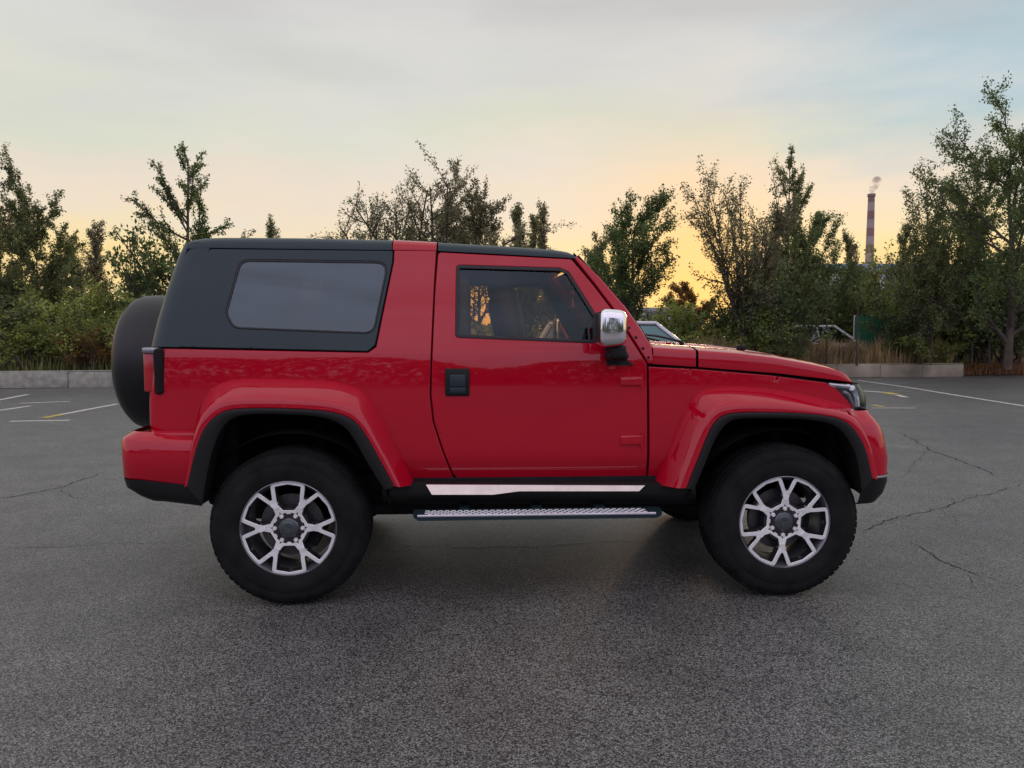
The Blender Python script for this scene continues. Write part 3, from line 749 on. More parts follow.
m.box((0.0, YC, .93), (1.60, 1.44, .46), .03).box((-1.1, YC, 1.08), (1.0, .68, .30), .03).box((1.2, YC, .90), (1.0, .68, .50), .03)
m.box((-1.62, YC, .85), (.16, 1.3, .62), .03).box((1.62, YC, .80), (.12, 1.3, .50), .03)
m.box((.62, YC, 1.17), (.30, 1.40, .16), .06, seg=3)
m.build('cabin_tub', DARK, suv)
def seat(x, y):
    mb = MB(); mb.box((x, y, 1.12), (.48, .48, .12), .05, seg=3)
    mb.box((x - .24, y, 1.33), (.15, .47, .52), .06, rot=Matrix.Rotation(R(-12), 3, 'Y'), seg=3)
    so = mb.build('seat', SEATM, suv, sharp=50)
    hb2 = MB(); hb2.box((x - .31, y, 1.63), (.10, .26, .15), .045, seg=3).tube([(x - .29, y - .06, 1.52), (x - .30, y - .06, 1.6)], .008, 6).tube([(x - .29, y + .06, 1.52), (x - .30, y + .06, 1.6)], .008, 6)
    hb2.build('headrest', SEATM, so, sharp=50)
seat(.12, .55); seat(.12, 1.25); seat(-.78, .55); seat(-.78, 1.25)
m = MB()
pts = [(.42 + .04 * math.sin(a_), 1.25 + .18 * math.cos(a_), 1.32 + .17 * math.sin(a_)) for a_ in np.linspace(0, 2 * math.pi, 33)]
m.tube(pts, .014, 8, cap=False).tube([(.42, 1.08, 1.32), (.42, 1.42, 1.32)], .014, 6).tube([(.43, 1.25, 1.32), (.56, 1.25, 1.25)], .03, 8)
m.build('steering_wheel', SEATM, suv)
m = MB(); x, z = P(574, 283, .8); m.box((x, YC, z + .02), (.03, .24, .07), .012); m.build('rear_view_mirror', SEATM, suv)
m = MB(); m.lathe([(-.02, 0), (-.014, .014), (0, .02), (.014, .014), (.02, 0)], 12, c=(x - .0, YC - .02, z - .06)); m.tube([(x, YC - .02, z - .05), (x, YC - .02, z)], .002, 5)
m.tube([(x, YC - .02, z - .07), (x, YC - .02, z - .14)], [.003, .012], 6); m.build('hanging_ornament', LENSR, suv)
m = MB()
m.box((-.40, .275, 1.44), (.10, .04, .46), .015, rot=Matrix.Rotation(R(-11), 3, 'X'))
mirrored(m.build('inner_pillar', SEATM, suv))

# spare wheel on the tailgate
def spare():
    xi, zc = P(152, 362, .9); _, zc = P(130, 362.5, .9)
    hx = P(108, 362, .56)[0]      # outermost
    w = bpy.data.objects.new('spare_wheel', None); w.location = (hx, YC, zc); link(w, suv)
    # cover: lathe around x; (x from outer face, r)
    prof = [(.0, .0), (.0, .20), (.004, .29), (.018, .345), (.05, .378), (.09, .392), (.15, .395), (.22, .392), (.262, .386), (.268, .376), (.268, .2), (.268, 0)]
    n = 72; V = [(x, r * math.cos(2 * math.pi * j / n), r * math.sin(2 * math.pi * j / n)) for x, r in prof for j in range(n)]
    Fc = [(i * n + j, (i + 1) * n + j, (i + 1) * n + (j + 1) % n, i * n + (j + 1) % n) for i in range(len(prof) - 1) for j in range(n)]
    mesh('spare_wheel_cover', V, Fc, mat('black_vinyl_cover', (.011, .013, .014), .42, noise=(4, .2), bump=(14, .12), spec=.4), w, sharp=40)
    mb = MB(); mb.box((.36, 0, 0), (.24, .22, .22), .02).box((.40, .0, -.1), (.12, .5, .12), .02); mb.build('carrier', DARK, w)
spare()

# ------------------------------------------------------------------ ground
def asphalt():
    m = bpy.data.materials.new('asphalt'); m.use_nodes = True; nt = m.node_tree; N = nt.nodes.new; L = nt.links.new; b = nt.nodes['Principled BSDF']
    tc = N('ShaderNodeTexCoord')
    def noise(sc, det=3, ro=.5):
        n = N('ShaderNodeTexNoise'); n.inputs['Scale'].default_value = sc; n.inputs['Detail'].default_value = det; n.inputs['Roughness'].default_value = ro; L(tc.outputs['Object'], n.inputs['Vector']); return n.outputs[0]
    def ramp(v, a, ca, c_, cc):
        r = N('ShaderNodeValToRGB'); L(v, r.inputs[0]); r.color_ramp.elements[0].position = a; r.color_ramp.elements[0].color = (*ca, 1); r.color_ramp.elements[1].position = c_; r.color_ramp.elements[1].color = (*cc, 1); return r.outputs[0]
    def mul(a, c_, f=1.0):
        x = N('ShaderNodeMix'); x.data_type = 'RGBA'; x.blend_type = 'MULTIPLY'; x.inputs[0].default_value = f; L(a, x.inputs[6]); L(c_, x.inputs[7]); return x.outputs[2]
    v = N('ShaderNodeTexVoronoi'); v.inputs['Scale'].default_value = 180; L(tc.outputs['Object'], v.inputs['Vector'])
    wn = N('ShaderNodeSeparateColor'); L(v.outputs['Color'], wn.inputs[0])
    stones = ramp(wn.outputs[0], .15, (.020, .021, .020), .95, (.300, .306, .285))
    fine = ramp(noise(260, 2), .35, (.55, .55, .55), .65, (1.4, 1.4, 1.4))
    big = ramp(noise(.35, 5, .6), .3, (.80, .80, .82), .7, (1.15, 1.14, 1.12))
    mid = ramp(noise(2.2, 6, .65), .3, (.74, .74, .74), .7, (1.2, 1.2, 1.2))
    gap_ = ramp(v.outputs['Distance'], .25, (1.12, 1.12, 1.12), .75, (.42, .42, .42))
    c = mul(mul(mul(mul(stones, fine), big), mid), gap_)
    L(c, b.inputs['Base Color']); b.inputs['Roughness'].default_value = .50; b.inputs['Specular IOR Level'].default_value = .7
    bp = N('ShaderNodeBump'); bp.inputs['Strength'].default_value = .6; bp.inputs['Distance'].default_value = .003
    inv = N('ShaderNodeMath'); inv.operation = 'SUBTRACT'; inv.inputs[0].default_value = 1; L(v.outputs['Distance'], inv.inputs[1]); L(inv.outputs[0], bp.inputs['Height']); L(bp.outputs[0], b.inputs['Normal'])
    return m
ASP = asphalt()
mesh('ground', [(-2000, -2000, 0), (2000, -2000, 0), (2000, 2000, 0), (-2000, 2000, 0)], [(0, 1, 2, 3)], ASP, kind='structure')
EARTH = mat('verge_earth', (.10, .085, .055), .95, noise=(.8, .4), bump=(8, .6))
CONC = mat('weathered_concrete', (.31, .31, .26), .9, noise=(6, .3), bump=(40, .35))
CONC2 = mat('stained_concrete', (.29, .26, .19), .9, noise=(1.2, .4), bump=(40, .35))
def kline(x): return 18.3 + .2 * (x + 12.6)
# verge behind the kerb
rows = []
for dy, z in ((.05, .33), (1.2, .38), (6, .42), (20, .5), (60, .6), (160, .6)):
    rows.append([(x, kline(x) + dy, z) for x in np.linspace(-120, 14.6, 40)])
V, Fc = grid(rows); mesh('verge', V, Fc, EARTH, kind='structure')
rows = []
for dy, z in ((.5, .012), (2.5, .10), (6, .42), (20, .5), (60, .6), (160, .6)):
    rows.append([(x, kline(x) + dy, z) for x in np.linspace(14.55, 160, 30)])
V, Fc = grid(rows); mesh('side_verge', V, Fc, EARTH, kind='structure')
def kerb(xa, xb, h, mt, label):
    t = empty('concrete_kerb', (xa, kline(xa), 0), math.atan(.2), label, 'kerb')
    L = (xb - xa) * math.sqrt(1.04); n = int(L / 1.5); mb = MB()
    for i in range(n):
        mb.box(((i + .5) * L / n, .12, h / 2 + random.uniform(-.012, .012)), (L / n - .012, .24, h), .014, rot=Matrix.Rotation(random.uniform(-.006, .006), 3, 'Z'))
    mb.build('kerb_blocks', mt, t, sharp=40)
    mb = MB()
    mb.box((L / 2, .14, h + .018), (L, .22, .022), .005); mb.build('mortar_cap', mt, t)
kerb(-40, 4.0, .40, CONC, 'long low pale concrete kerb wall on the left below the bushes')
kerb(4.1, 14.5, .40, CONC2, 'brown stained low concrete kerb wall below the dry reeds on the right')

# painted markings
YEL = mat('worn_yellow_marking', (.50, .40, .08), .8, noise=(10, .4))
def mark(pts, w, mt, name='parking_line', z=.004):
    a = np.array(ground(*pts[0])); b = np.array(ground(*pts[-1])); q = [np.array(ground(*p)) for p in pts]
    V = []; 
    k = len(q); n = 14
    path = []
    for i in range(k - 1):
        for j in range(n): path.append(q[i] + (q[i + 1] - q[i]) * j / n)
    path.append(q[-1])
    for i, p in enumerate(path):
        d = path[min(i + 1, len(path) - 1)] - path[max(i - 1, 0)]; d /= np.linalg.norm(d); nn = np.array([-d[1], d[0]])
        j1, j2 = 1 + random.uniform(-.12, .12), 1 + random.uniform(-.12, .12)
        V += [(*(p + nn * w / 2 * j1), z), (*(p - nn * w / 2 * j2), z)]
    Fc = [(2 * i, 2 * i + 1, 2 * i + 3, 2 * i + 2) for i in range(len(path) - 1)]
    return mesh(name, V, Fc, mt, smooth=False, kind='structure')
mark([(-60, 409), (0, 400), (28, 394.5)], .12, PAINTW)
mark([(-60, 418), (0, 410.5), (31, 406)], .12, PAINTW)
mark([(20, 403.5), (45, 402.5), (70, 401.5)], .13, PAINTW)
mark([(10, 421.5), (70, 420.5)], .13, PAINTW)
mark([(62, 414.5), (118, 404)], .12, PAINTW)
mark([(44, 418), (62, 414.5)], .12, YEL)
mark([(858, 380.5), (905, 387), (960, 396), (1030, 407)], .12, PAINTW)
mark([(862, 391), (884, 392.5)], .22, PAINTW)
mark([(884, 392.5), (897, 394.5)], .24, YEL)
mark([(897, 395), (906, 397.5)], .15, PAINTW)
mark([(872, 405), (884, 407)], .10, YEL)
mark([(872, 408.2), (916, 408.2)], .09, PAINTW)
# cracks
CRK = mat('crack_filler', (.026, .026, .026), .9, noise=(20, .3))
def crack(pts, w, seed):
    rd = random.Random(seed); q = [np.array(ground(*p)) for p in pts]; path = []
    for i in range(len(q) - 1):
        L = np.linalg.norm(q[i + 1] - q[i]); n = max(3, int(L / .035)); d = (q[i + 1] - q[i]) / L; nn = np.array([-d[1], d[0]]); o = 0
        for j in range(n):
            o = o * .8 + rd.uniform(-.016, .016); path.append(q[i] + (q[i + 1] - q[i]) * j / n + nn * o)
    V = []
    for i, p in enumerate(path):
        d = path[min(i + 1, len(path) - 1)] - path[max(i - 1, 0)]; d /= np.linalg.norm(d) + 1e-9; nn = np.array([-d[1], d[0]]); ww = .7 * w * rd.uniform(.15, 1.0) * min(1, (len(path) - i) / 12 + .1, i / 6 + .2)
        V += [(*(p + nn * ww / 2), .0025), (*(p - nn * ww / 2), .0025)]
    mesh('asphalt_crack', V, [(2 * i, 2 * i + 1, 2 * i + 3, 2 * i + 2) for i in range(len(path) - 1)], CRK, smooth=False, kind='structure')
crack([(862, 533), (886, 520), (930, 510), (985, 495), (1030, 482)], .022, 1)
crack([(905, 539), (950, 566), (990, 578), (1030, 590)], .016, 2)
crack([(860, 520), (885, 524), (900, 518)], .014, 3)
crack([(900, 432), (930, 450), (965, 462), (1000, 478)], .03, 4)
crack([(380, 548), (450, 548), (560, 546), (690, 538)], .014, 5)
crack([(-5, 500), (60, 488), (110, 470)], .03, 6)
crack([(-5, 548), (80, 545), (210, 541)], .010, 7)

crack([(938, 509), (952, 516), (960, 528)], .010, 8)
crack([(985, 495), (1000, 503), (1030, 508)], .010, 9)
crack([(928, 449), (915, 462), (905, 478)], .012, 10)
crack([(965, 572), (975, 590), (1000, 604)], .008, 11)
crack([(60, 488), (72, 497), (100, 503)], .012, 12)

# ------------------------------------------------------------------ vegetation
def leaf_mat(name, c0, c1, c2=None, trans=.45):
    m = bpy.data.materials.new(name); m.use_nodes = True; nt = m.node_tree; N = nt.nodes.new; L = nt.links.new; nt.nodes.clear()
    o = N('ShaderNodeOutputMaterial'); g = N('ShaderNodeNewGeometry'); r = N('ShaderNodeValToRGB'); L(g.outputs['Random Per Island'], r.inputs[0])
    r.color_ramp.elements[0].color = (*c0, 1); r.color_ramp.elements[1].color = (*c1, 1)
    if c2: e = r.color_ramp.elements.new(.93); e.color = (*c1, 1); r.color_ramp.elements[-1].color = (*c2, 1)
    tc = N('ShaderNodeTexCoord'); n = N('ShaderNodeTexNoise'); n.inputs['Scale'].default_value = .9; n.inputs['Detail'].default_value = 3; L(tc.outputs['Object'], n.inputs['Vector'])
    r2 = N('ShaderNodeValToRGB'); L(n.outputs[0], r2.inputs[0]); r2.color_ramp.elements[0].position = .35; r2.color_ramp.elements[0].color = (.6, .6, .6, 1); r2.color_ramp.elements[1].position = .65; r2.color_ramp.elements[1].color = (1.35, 1.3, 1.15, 1)
    mx = N('ShaderNodeMix'); mx.data_type = 'RGBA'; mx.blend_type = 'MULTIPLY'; mx.inputs[0].default_value = 1; L(r.outputs[0], mx.inputs[6]); L(r2.outputs[0], mx.inputs[7])
    d = N('ShaderNodeBsdfPrincipled'); d.inputs['Roughness'].default_value = .55; L(mx.outputs[2], d.inputs['Base Color'])
    t = N('ShaderNodeBsdfTranslucent'); L(mx.outputs[2], t.inputs[0]); ms = N('ShaderNodeMixShader'); ms.inputs[0].default_value = trans
    L(d.outputs[0], ms.inputs[1]); L(t.outputs[0], ms.inputs[2]); L(ms.outputs[0], o.inputs[0]); return m
LF_OL = leaf_mat('olive_leaves', (.10, .14, .055), (.22, .26, .10), (.32, .21, .10))
LF_DK = leaf_mat('dark_green_leaves', (.07, .12, .040), (.17, .24, .075))
LF_BR = leaf_mat('brownish_leaves', (.13, .14, .075), (.28, .27, .15), (.38, .26, .18))
LF_YG = leaf_mat('yellow_green_leaves', (.18, .25, .055), (.36, .42, .10), (.45, .38, .13))
LF_OR = leaf_mat('rusty_and_sunlit_leaves', (.15, .08, .02), (.30, .17, .05), (.38, .22, .06), .5)  # rust brown leaf tone; on the sapling, sunset light put into the colour
BARK = mat('grey_brown_bark', (.075, .060, .048), .95, noise=(6, .4), bump=(30, .6))

class Tree:
    def __init__(s, seed): s.rd = random.Random(seed); s.np = np.random.default_rng(seed); s.mb = MB(); s.lp = []
    def grow(s, p, d, L, r, lev, K):
        n = 6 if lev < 2 else 4; pts = [p]; rad = [r]; d = d.normalized(); dd = [d]
        for i in range(n):
            d = (d + Vector([s.rd.gauss(0, K['wander'][lev]) for _ in range(3)]) + Vector((0, 0, K['up'][lev]))).normalized()
            p = p + d * (L / n); pts.append(p); dd.append(d); rad.append(max(.004, r * (1 - .75 * (i + 1) / n)))
        s.mb.tube(pts, rad, 7 if lev == 0 else (5 if lev == 1 else 3), cap=False)
        if K['leaf_from'] <= lev < 9:
            m = int(L * K['dens'] * (1 if lev == K['max'] else .45))
            for k in range(m):
                t = s.rd.random() ** .8 * n; i = min(int(t), n - 1); q = pts[i].lerp(pts[i + 1], t - i); s.lp.append((q, K['off']))
        if lev >= K['max']: return
        for k in range(K['n'][lev]):
            t = K['t0'][lev] + (1 - K['t0'][lev]) * ((k + s.rd.random()) / K['n'][lev]); tt = t * n; i = min(int(tt), n - 1)
            q = pts[i].lerp(pts[i + 1], tt - i); ax = dd[i].orthogonal().normalized(); az = s.rd.random() * 6.283
            ax = Matrix.Rotation(az, 3, dd[i]) @ ax
            cd = Matrix.Rotation(K['ang'][lev] * s.rd.uniform(.7, 1.3), 3, ax) @ dd[i]
            taper = (1 - K['tap'][lev] * t)
            s.grow(q, cd, L * K['ratio'][lev] * taper * s.rd.uniform(.65, 1.2), r * (1 - .7 * t) * .6 + .004, lev + 1, K)
    def leaves(s, size, mt, name='crown', parent=None):
        n = len(s.lp); c = np.array([tuple(q) for q, o in s.lp]); off = np.array([o for q, o in s.lp])
        c = c + s.np.normal(0, 1, (n, 3)) * off[:, None]
        c[:, 2] = np.maximum(c[:, 2], .05)
        a = s.np.normal(0, 1, (n, 3)); a /= np.linalg.norm(a, axis=1)[:, None]; b = s.np.normal(0, 1, (n, 3)); b -= (a * b).sum(1)[:, None] * a; b /= np.linalg.norm(b, axis=1)[:, None]
        sz = size * s.np.uniform(.6, 1.4, n)[:, None]
        V = np.stack([c + a * sz, c + b * sz * .5 + a * sz * .1, c - a * sz * .9, c - b * sz * .5 + a * sz * .1], 1).reshape(-1, 3)
        return quads(name, V, mt, parent)
def quads(name, V, mt, parent=None, **kw):
    n = len(V) // 4; me = bpy.data.meshes.new(name); me.vertices.add(4 * n); me.vertices.foreach_set('co', V.astype(np.float32).ravel())
    me.loops.add(4 * n); me.loops.foreach_set('vertex_index', np.arange(4 * n, dtype=np.int32)); me.polygons.add(n); me.polygons.foreach_set('loop_start', np.arange(0, 4 * n, 4, dtype=np.int32))
    me.materials.append(mt); me.update(calc_edges=True); me.validate(); return link(bpy.data.objects.new(name, me), parent, **kw)
KIND = {
 'spread': dict(max=3, leaf_from=1, wander=[.05, .07, .08, .1], up=[.05, .05, .05, .04], n=[15, 11, 5], t0=[.14, .15, .12], ang=[R(44), R(36), R(34)], tap=[.30, .35, .4], ratio=[.62, .40, .46], dens=62, off=.042),
 'arch': dict(max=3, leaf_from=1, wander=[.05, .08, .08, .1], up=[.02, -.01, .02, .04], n=[20, 13, 4], t0=[.05, .12, .12], ang=[R(50), R(34), R(34)], tap=[.22, .3, .4], ratio=[.72, .36, .46], dens=58, off=.042),
 'pyramid': dict(max=3, leaf_from=1, wander=[.02, .05, .08, .1], up=[.03, .03, .05, .04], n=[26, 13, 3], t0=[.10, .12, .2], ang=[R(58), R(34), R(32)], tap=[.78, .5, .4], ratio=[.66, .26, .5], dens=66, off=.040),
 'vase': dict(stems=12, tilt=(.10, 1.05), max=3, leaf_from=1, wander=[.05, .08, .09, .1], up=[.05, .03, .03, .03], n=[0, 15, 5], t0=[.05, .10, .10], ang=[R(50), R(42), R(38)], tap=[.22, .40, .4], ratio=[.72, .36, .46], dens=42, off=.06),
 'poplar': dict(max=2, leaf_from=1, wander=[.02, .05, .1], up=[.02, .08, .05], n=[46, 8], t0=[.05, .1], ang=[R(22), R(26)], tap=[.6, .4], ratio=[.22, .45], dens=85, off=.05),
 'dense': dict(max=3, leaf_from=1, wander=[.05, .08, .1, .12], up=[.05, .06, .05, .03], n=[18, 11, 5], t0=[.06, .12, .1], ang=[R(44), R(38), R(40)], tap=[.35, .4, .4], ratio=[.58, .42, .48], dens=66, off=.06),
}
BANK = {}
def tree(name, px, topy, Y, kind, mt, label, seed, wide=1.0, size=.05, group=None, cat='tree', zb=.4):
    x, _, zt = atY(px, topy, Y); H = zt - zb
    t = empty(name, (x, Y, zb), random.uniform(0, 6.28), label, cat, group)
    key = (kind, mt.name, seed)
    T = Tree(seed); K = KIND[kind]; 
    if K.get('stems'):
        T.grow(Vector((0, 0, 0)), Vector((0, 0, 1)), 1.3, .13, 9, dict(K, leaf_from=10, wander={9: .03}, up={9: .05}))
        for i in range(K['stems']):
            a = 6.283 * (i + T.rd.uniform(-.3, .3)) / K['stems'] * 2.4; tl = T.rd.uniform(*K['tilt'])
            T.grow(Vector((0, 0, T.rd.uniform(.7, 1.25))), Vector((math.cos(a) * math.sin(tl), math.sin(a) * math.sin(tl), math.cos(tl))), 5.6 * T.rd.uniform(.75, 1.05), .075, 1, K)
    else: T.grow(Vector((0, 0, 0)), Vector((0, 0, 1)), 1 * 7.0, .12 if kind != 'poplar' else .07, 0, K)
    zmax = max(q[0].z for q in T.lp) * .985
    k = H / zmax
    Q = np.array([tuple(q) for q, o in T.lp]); top_ = Q[Q[:, 2] > .35 * zmax]; mx, my, mz = top_.mean(0)
    sx, sy = mx / mz, my / mz                                       # straighten the lean
    rad = np.percentile(np.hypot(Q[:, 0] - sx * Q[:, 2], Q[:, 1] - sy * Q[:, 2]), 96); hwid = wide * Y / F; kx = hwid / rad
    T.mb.V = [((a - sx * c) * kx, (b - sy * c) * kx, c * k) for a, b, c in T.mb.V]
    T.lp = [(Vector(((q.x - sx * q.z) * kx, (q.y - sy * q.z) * kx, q.z * k)), o) for q, o in T.lp]
    T.mb.build('trunk', BARK, t, sharp=None); T.leaves(size, mt, 'crown', t)
    return t
def shrub_mesh(seed, H, W_, nst, dens, size):
    T = Tree(seed); K = dict(max=2, leaf_from=1, wander=[.10, .15, .2], up=[.04, .03, .0], n=[7, 5], t0=[.12, .1], ang=[R(38), R(45)], tap=[.3, .3], ratio=[.45, .5], dens=dens, off=.07)
    for i in range(nst):
        a = random.uniform(0, 6.28); rr = random.uniform(0, .3) * W_
        lean = W_ / H * random.uniform(.1, .55)
        d = Vector((math.cos(a) * lean, math.sin(a) * lean, 1))
        T.grow(Vector((rr * math.cos(a), rr * math.sin(a), 0)), d, H * random.uniform(.7, 1.0) / d.length ** .3, .03, 0, K)
    return T
SH = {}
def shrub(px, topy, Y, W_, mt, label, vi=0, name='bush', group='bushes on the verge', zb=.4):
    x, _, zt = atY(px, topy, Y); H = zt - zb; key = (vi, mt.name)
    t = empty(name, (x, Y, zb), random.uniform(0, 6.28), label, 'bush', group)
    if key not in SH:
        T = shrub_mesh(100 + vi, 2.4, 2.4, 11, 46, .045)
        a = T.mb.build('stems', BARK, t, sharp=None); b = T.leaves(.05, mt, 'foliage', t); SH[key] = (a, b)
    else:
        for ch in SH[key]:
            c = ch.copy(); COL.objects.link(c); c.parent = t
    t.scale = (W_ / 2.4, W_ / 2.4, H / 2.2)
    return t
TG = 'trees along the verge'
tree('young_tree', 32, 150, 23, 'arch', LF_OL, 'airy broad tree at the far left edge above the bushes', 41, 40, .038, TG)
tree('young_tree', -12, 175, 24, 'spread', LF_BR, 'brownish tree cut by the left edge of the photo', 12, 34, .038, TG)
tree('poplar_tree', 95, 222, 27, 'poplar', LF_BR, 'narrow brownish upright poplar between the two left trees', 13, 17, .038, TG)
tree('poplar_tree', 76, 245, 28, 'poplar', LF_OL, 'short upright poplar just right of the far left tree', 14, 15, .038, TG)
tree('young_tree', 184, 141, 23, 'pyramid', LF_DK, 'pointed tree with long side branches behind the rear of the red SUV', 15, 60, .038, TG)
tree('poplar_tree', 272, 216, 34, 'poplar', LF_OL, 'small pointed treetop showing above the black hard top', 16, 9, .038, TG)
tree('young_tree', 416, 160, 24, 'vase', LF_BR, 'wide tree with arching branches rising above the middle of the SUV roof', 17, 108, .038, TG)
tree('young_tree', 388, 178, 25, 'vase', LF_OL, 'lower rounded green tree at the left side of the wide tree above the SUV roof', 51, 62, .038, TG)
tree('young_tree', 448, 172, 26, 'spread', LF_BR, 'brownish tree standing inside the wide tree above the red roof hoop', 52, 60, .038, TG)
tree('young_tree', 478, 178, 25, 'spread', LF_BR, 'rounder brownish tree joined to the right side of the arching tree', 18, 54, .038, TG)
tree('poplar_tree', 520, 205, 27, 'poplar', LF_OL, 'leftmost of three slim poplars above the front roof of the SUV', 19, 13, .038, TG)
tree('poplar_tree', 533, 212, 28, 'poplar', LF_OL, 'middle and lowest of the three slim poplars above the front roof of the SUV', 33, 11, .038, TG)
tree('poplar_tree', 546, 202, 27, 'poplar', LF_BR, 'rightmost of three slim poplars above the front roof of the SUV', 20, 11, .038, TG)
tree('young_tree', 632, 193, 22, 'dense', LF_DK, 'dark full tree directly beyond the windscreen pillar, left of the sunset glow', 21, 54, .038, TG)
tree('young_tree', 596, 235, 26, 'poplar', LF_BR, 'thin low tree at the left side of the dark tree beyond the windscreen', 22, 15, .038, TG)
tree('sapling', 694, 283, 30, 'spread', LF_OR, 'small orange lit tree in front of the sunset glow', 23, 32, .038, TG)
tree('young_tree', 748, 156, 23, 'vase', LF_BR, 'tall brownish open tree above the hood', 24, 56, .038, TG)
tree('young_tree', 792, 152, 25, 'pyramid', LF_OL, 'pointed green tree right behind the tall brownish tree above the hood', 25, 36, .038, TG)
tree('young_tree', 814, 212, 27, 'dense', LF_DK, 'dense dark tree left of the striped chimney', 26, 36, .038, TG)
tree('poplar_tree', 852, 232, 30, 'poplar', LF_BR, 'slim tree just left of the chimney foot', 27, 13, .038, TG)
tree('poplar_tree', 906, 225, 30, 'poplar', LF_OL, 'slim poplar just right of the chimney', 28, 13, .038, TG)
tree('young_tree', 938, 165, 23, 'vase', LF_OL, 'open green tree between the chimney and the tall right edge tree', 29, 42, .038, TG)
tree('young_tree', 1020, 82, 20, 'dense', LF_DK, 'tallest dark tree at the right edge of the photo', 30, 74, .038, TG)
tree('young_tree', 980, 150, 24, 'spread', LF_DK, 'leafy tree immediately left of the tallest right edge tree', 31, 38, .038, TG)

bl = [ # px, topy, Y, W, mat, label
 (-10, 298, 21, 3.2, LF_OL, 'olive green bush at the left edge of the photo'),
 (38, 318, 19.8, 2.6, LF_YG, 'low light green bush second from the left edge'),
 (70, 292, 21.5, 2.8, LF_YG, 'light green bush in the middle of the left row'),
 (108, 300, 19.9, 2.4, LF_YG, 'light green bush just left of the spare wheel'),
 (98, 332, 19.6, 1.6, LF_OR, 'small rusty brown bush by the left kerb'),
 (150, 252, 22.5, 3.0, LF_DK, 'tall dark bush behind the spare wheel'),
 (125, 285, 23, 2.6, LF_YG, 'yellow green bush left of the tall dark bush behind the spare wheel'),
 (20, 280, 24, 3.0, LF_OL, 'olive bush behind the left edge bushes'),
 (700, 308, 27, 3.4, LF_YG, 'low light bush below the sunset glow'),
 (735, 300, 25, 3.2, LF_DK, 'dark bush right of the sunset glow above the hood'),
 (772, 284, 23, 3.0, LF_DK, 'dark bush below the tall brownish tree'),
 (752, 318, 22.5, 2.0, LF_YG, 'small yellow green bush just beyond the hood'),
 (784, 334, 22.3, 1.3, LF_OL, 'small olive bush left of the dry reeds'),
 (796, 262, 26.5, 3.0, LF_OL, 'olive bush left of the white car roof'),
 (838, 278, 29.5, 3.4, LF_DK, 'dark bush above the white car roof'),
 (868, 268, 29, 3.0, LF_OL, 'grey olive bush above the green hoarding'),
 (914, 272, 25, 2.8, LF_YG, 'bright green bush right of the green hoarding'),
 (906, 305, 24, 1.7, LF_DK, 'low dark bush right beside the green hoarding'),
 (945, 268, 25, 3.4, LF_DK, 'dark bush below the open tree right of the chimney'),
 (985, 262, 24.5, 3.6, LF_DK, 'dark bush at the foot of the tallest tree'),
 (1030, 270, 24.5, 3.4, LF_DK, 'dark bush cut by the right edge of the photo'),
 (922, 336, 24.0, 2.2, LF_YG, 'low weedy bush above the right kerb end'),
 (960, 325, 24.6, 2.4, LF_OL, 'olive bush right of the kerb end'),
 (1012, 308, 23.9, 2.2, LF_OL, 'olive bush in front of the trunk of the tallest right edge tree'),
 (1005, 322, 26, 2.6, LF_OL, 'olive bush behind the dry grass at the right edge')]
for i, a in enumerate(bl): shrub(*a, vi=i % 3)
# two staked saplings in the reeds
for px, b, ty, lb in ((827, 362, 300, 'thin bare sapling stem leaning left in the dry reeds'), (857, 362, 290, 'thin straight sapling stem right of the leaning one in the reeds')):
    x, Y, _ = atY(px, b, 22.9); _, _, zt = atY(px, ty, 22.9)
    t = empty('sapling', (x, 22.95, .38), 0, lb, 'sapling', 'saplings in the reeds'); mb = MB()
    mb.tube([(0.02, 0, 0), (0, 0, .7), (-.06 if px == 827 else .01, .02, zt - .3)], [.035, .028, .012], 7); mb.build('stem', BARK, t)
    T = Tree(px); T.grow(Vector((-.05, 0, zt - 1.1)), Vector((0, 0, 1)), 1.3, .02, 0, dict(max=2, leaf_from=1, wander=[.06, .1, .2], up=[.05, .05, 0], n=[6, 4], t0=[.1, .1], ang=[R(40), R(45)], tap=[.4, .3], ratio=[.5, .5], dens=40, off=.05))
    T.leaves(.045, LF_OL, 'leaves', t)

# grasses: blades in the verge
def grass(name, regions, n, h0, h1, mt, label, w=.012, lean=.25, seed=3):
    g = np.random.default_rng(seed); B = []
    tot = sum(r_[4] for r_ in regions)
    for (x0, x1, d0, d1, wt, z0) in regions:
        m = int(n * wt / tot); x = g.uniform(x0, x1, m); dpt = g.uniform(d0, d1, m); y = 18.3 + .2 * (x + 12.6) + dpt
        # clumps
        cl = np.sin(x * 3.1 + y * 1.7) * .5 + np.sin(x * 7.3 - y * 4.1) * .5
        h = g.uniform(h0, h1, m) * (1 + .28 * cl); a = g.uniform(0, 2 * np.pi, m); l = g.normal(0, lean, m) * h; la = g.uniform(0, 2 * np.pi, m)
        base = np.stack([x, y, np.full(m, z0)], 1); sd = np.stack([np.cos(a), np.sin(a), 0 * a], 1) * w
        mid = base + np.stack([l * .35 * np.cos(la), l * .35 * np.sin(la), h * .55], 1); tip = base + np.stack([l * np.cos(la), l * np.sin(la), h], 1)
        B.append(np.stack([base - sd, base + sd, mid + sd * .8, mid - sd * .8], 1).reshape(-1, 3)); B.append(np.stack([mid - sd * .8, mid + sd * .8, tip + sd * .15, tip - sd * .15], 1).reshape(-1, 3))
    o = quads(name, np.concatenate(B), mt); o['kind'] = 'stuff'; o['label'] = label; o['category'] = 'grass'
LF_DRY = leaf_mat('dry_reed', (.34, .25, .13), (.56, .43, .25), (.58, .42, .26), .35)
LF_RUST = leaf_mat('rusty_grass', (.27, .14, .07), (.45, .27, .14), None, .35)
LF_GR = leaf_mat('verge_grass', (.07, .10, .025), (.18, .19, .06), (.30, .24, .10), .3)
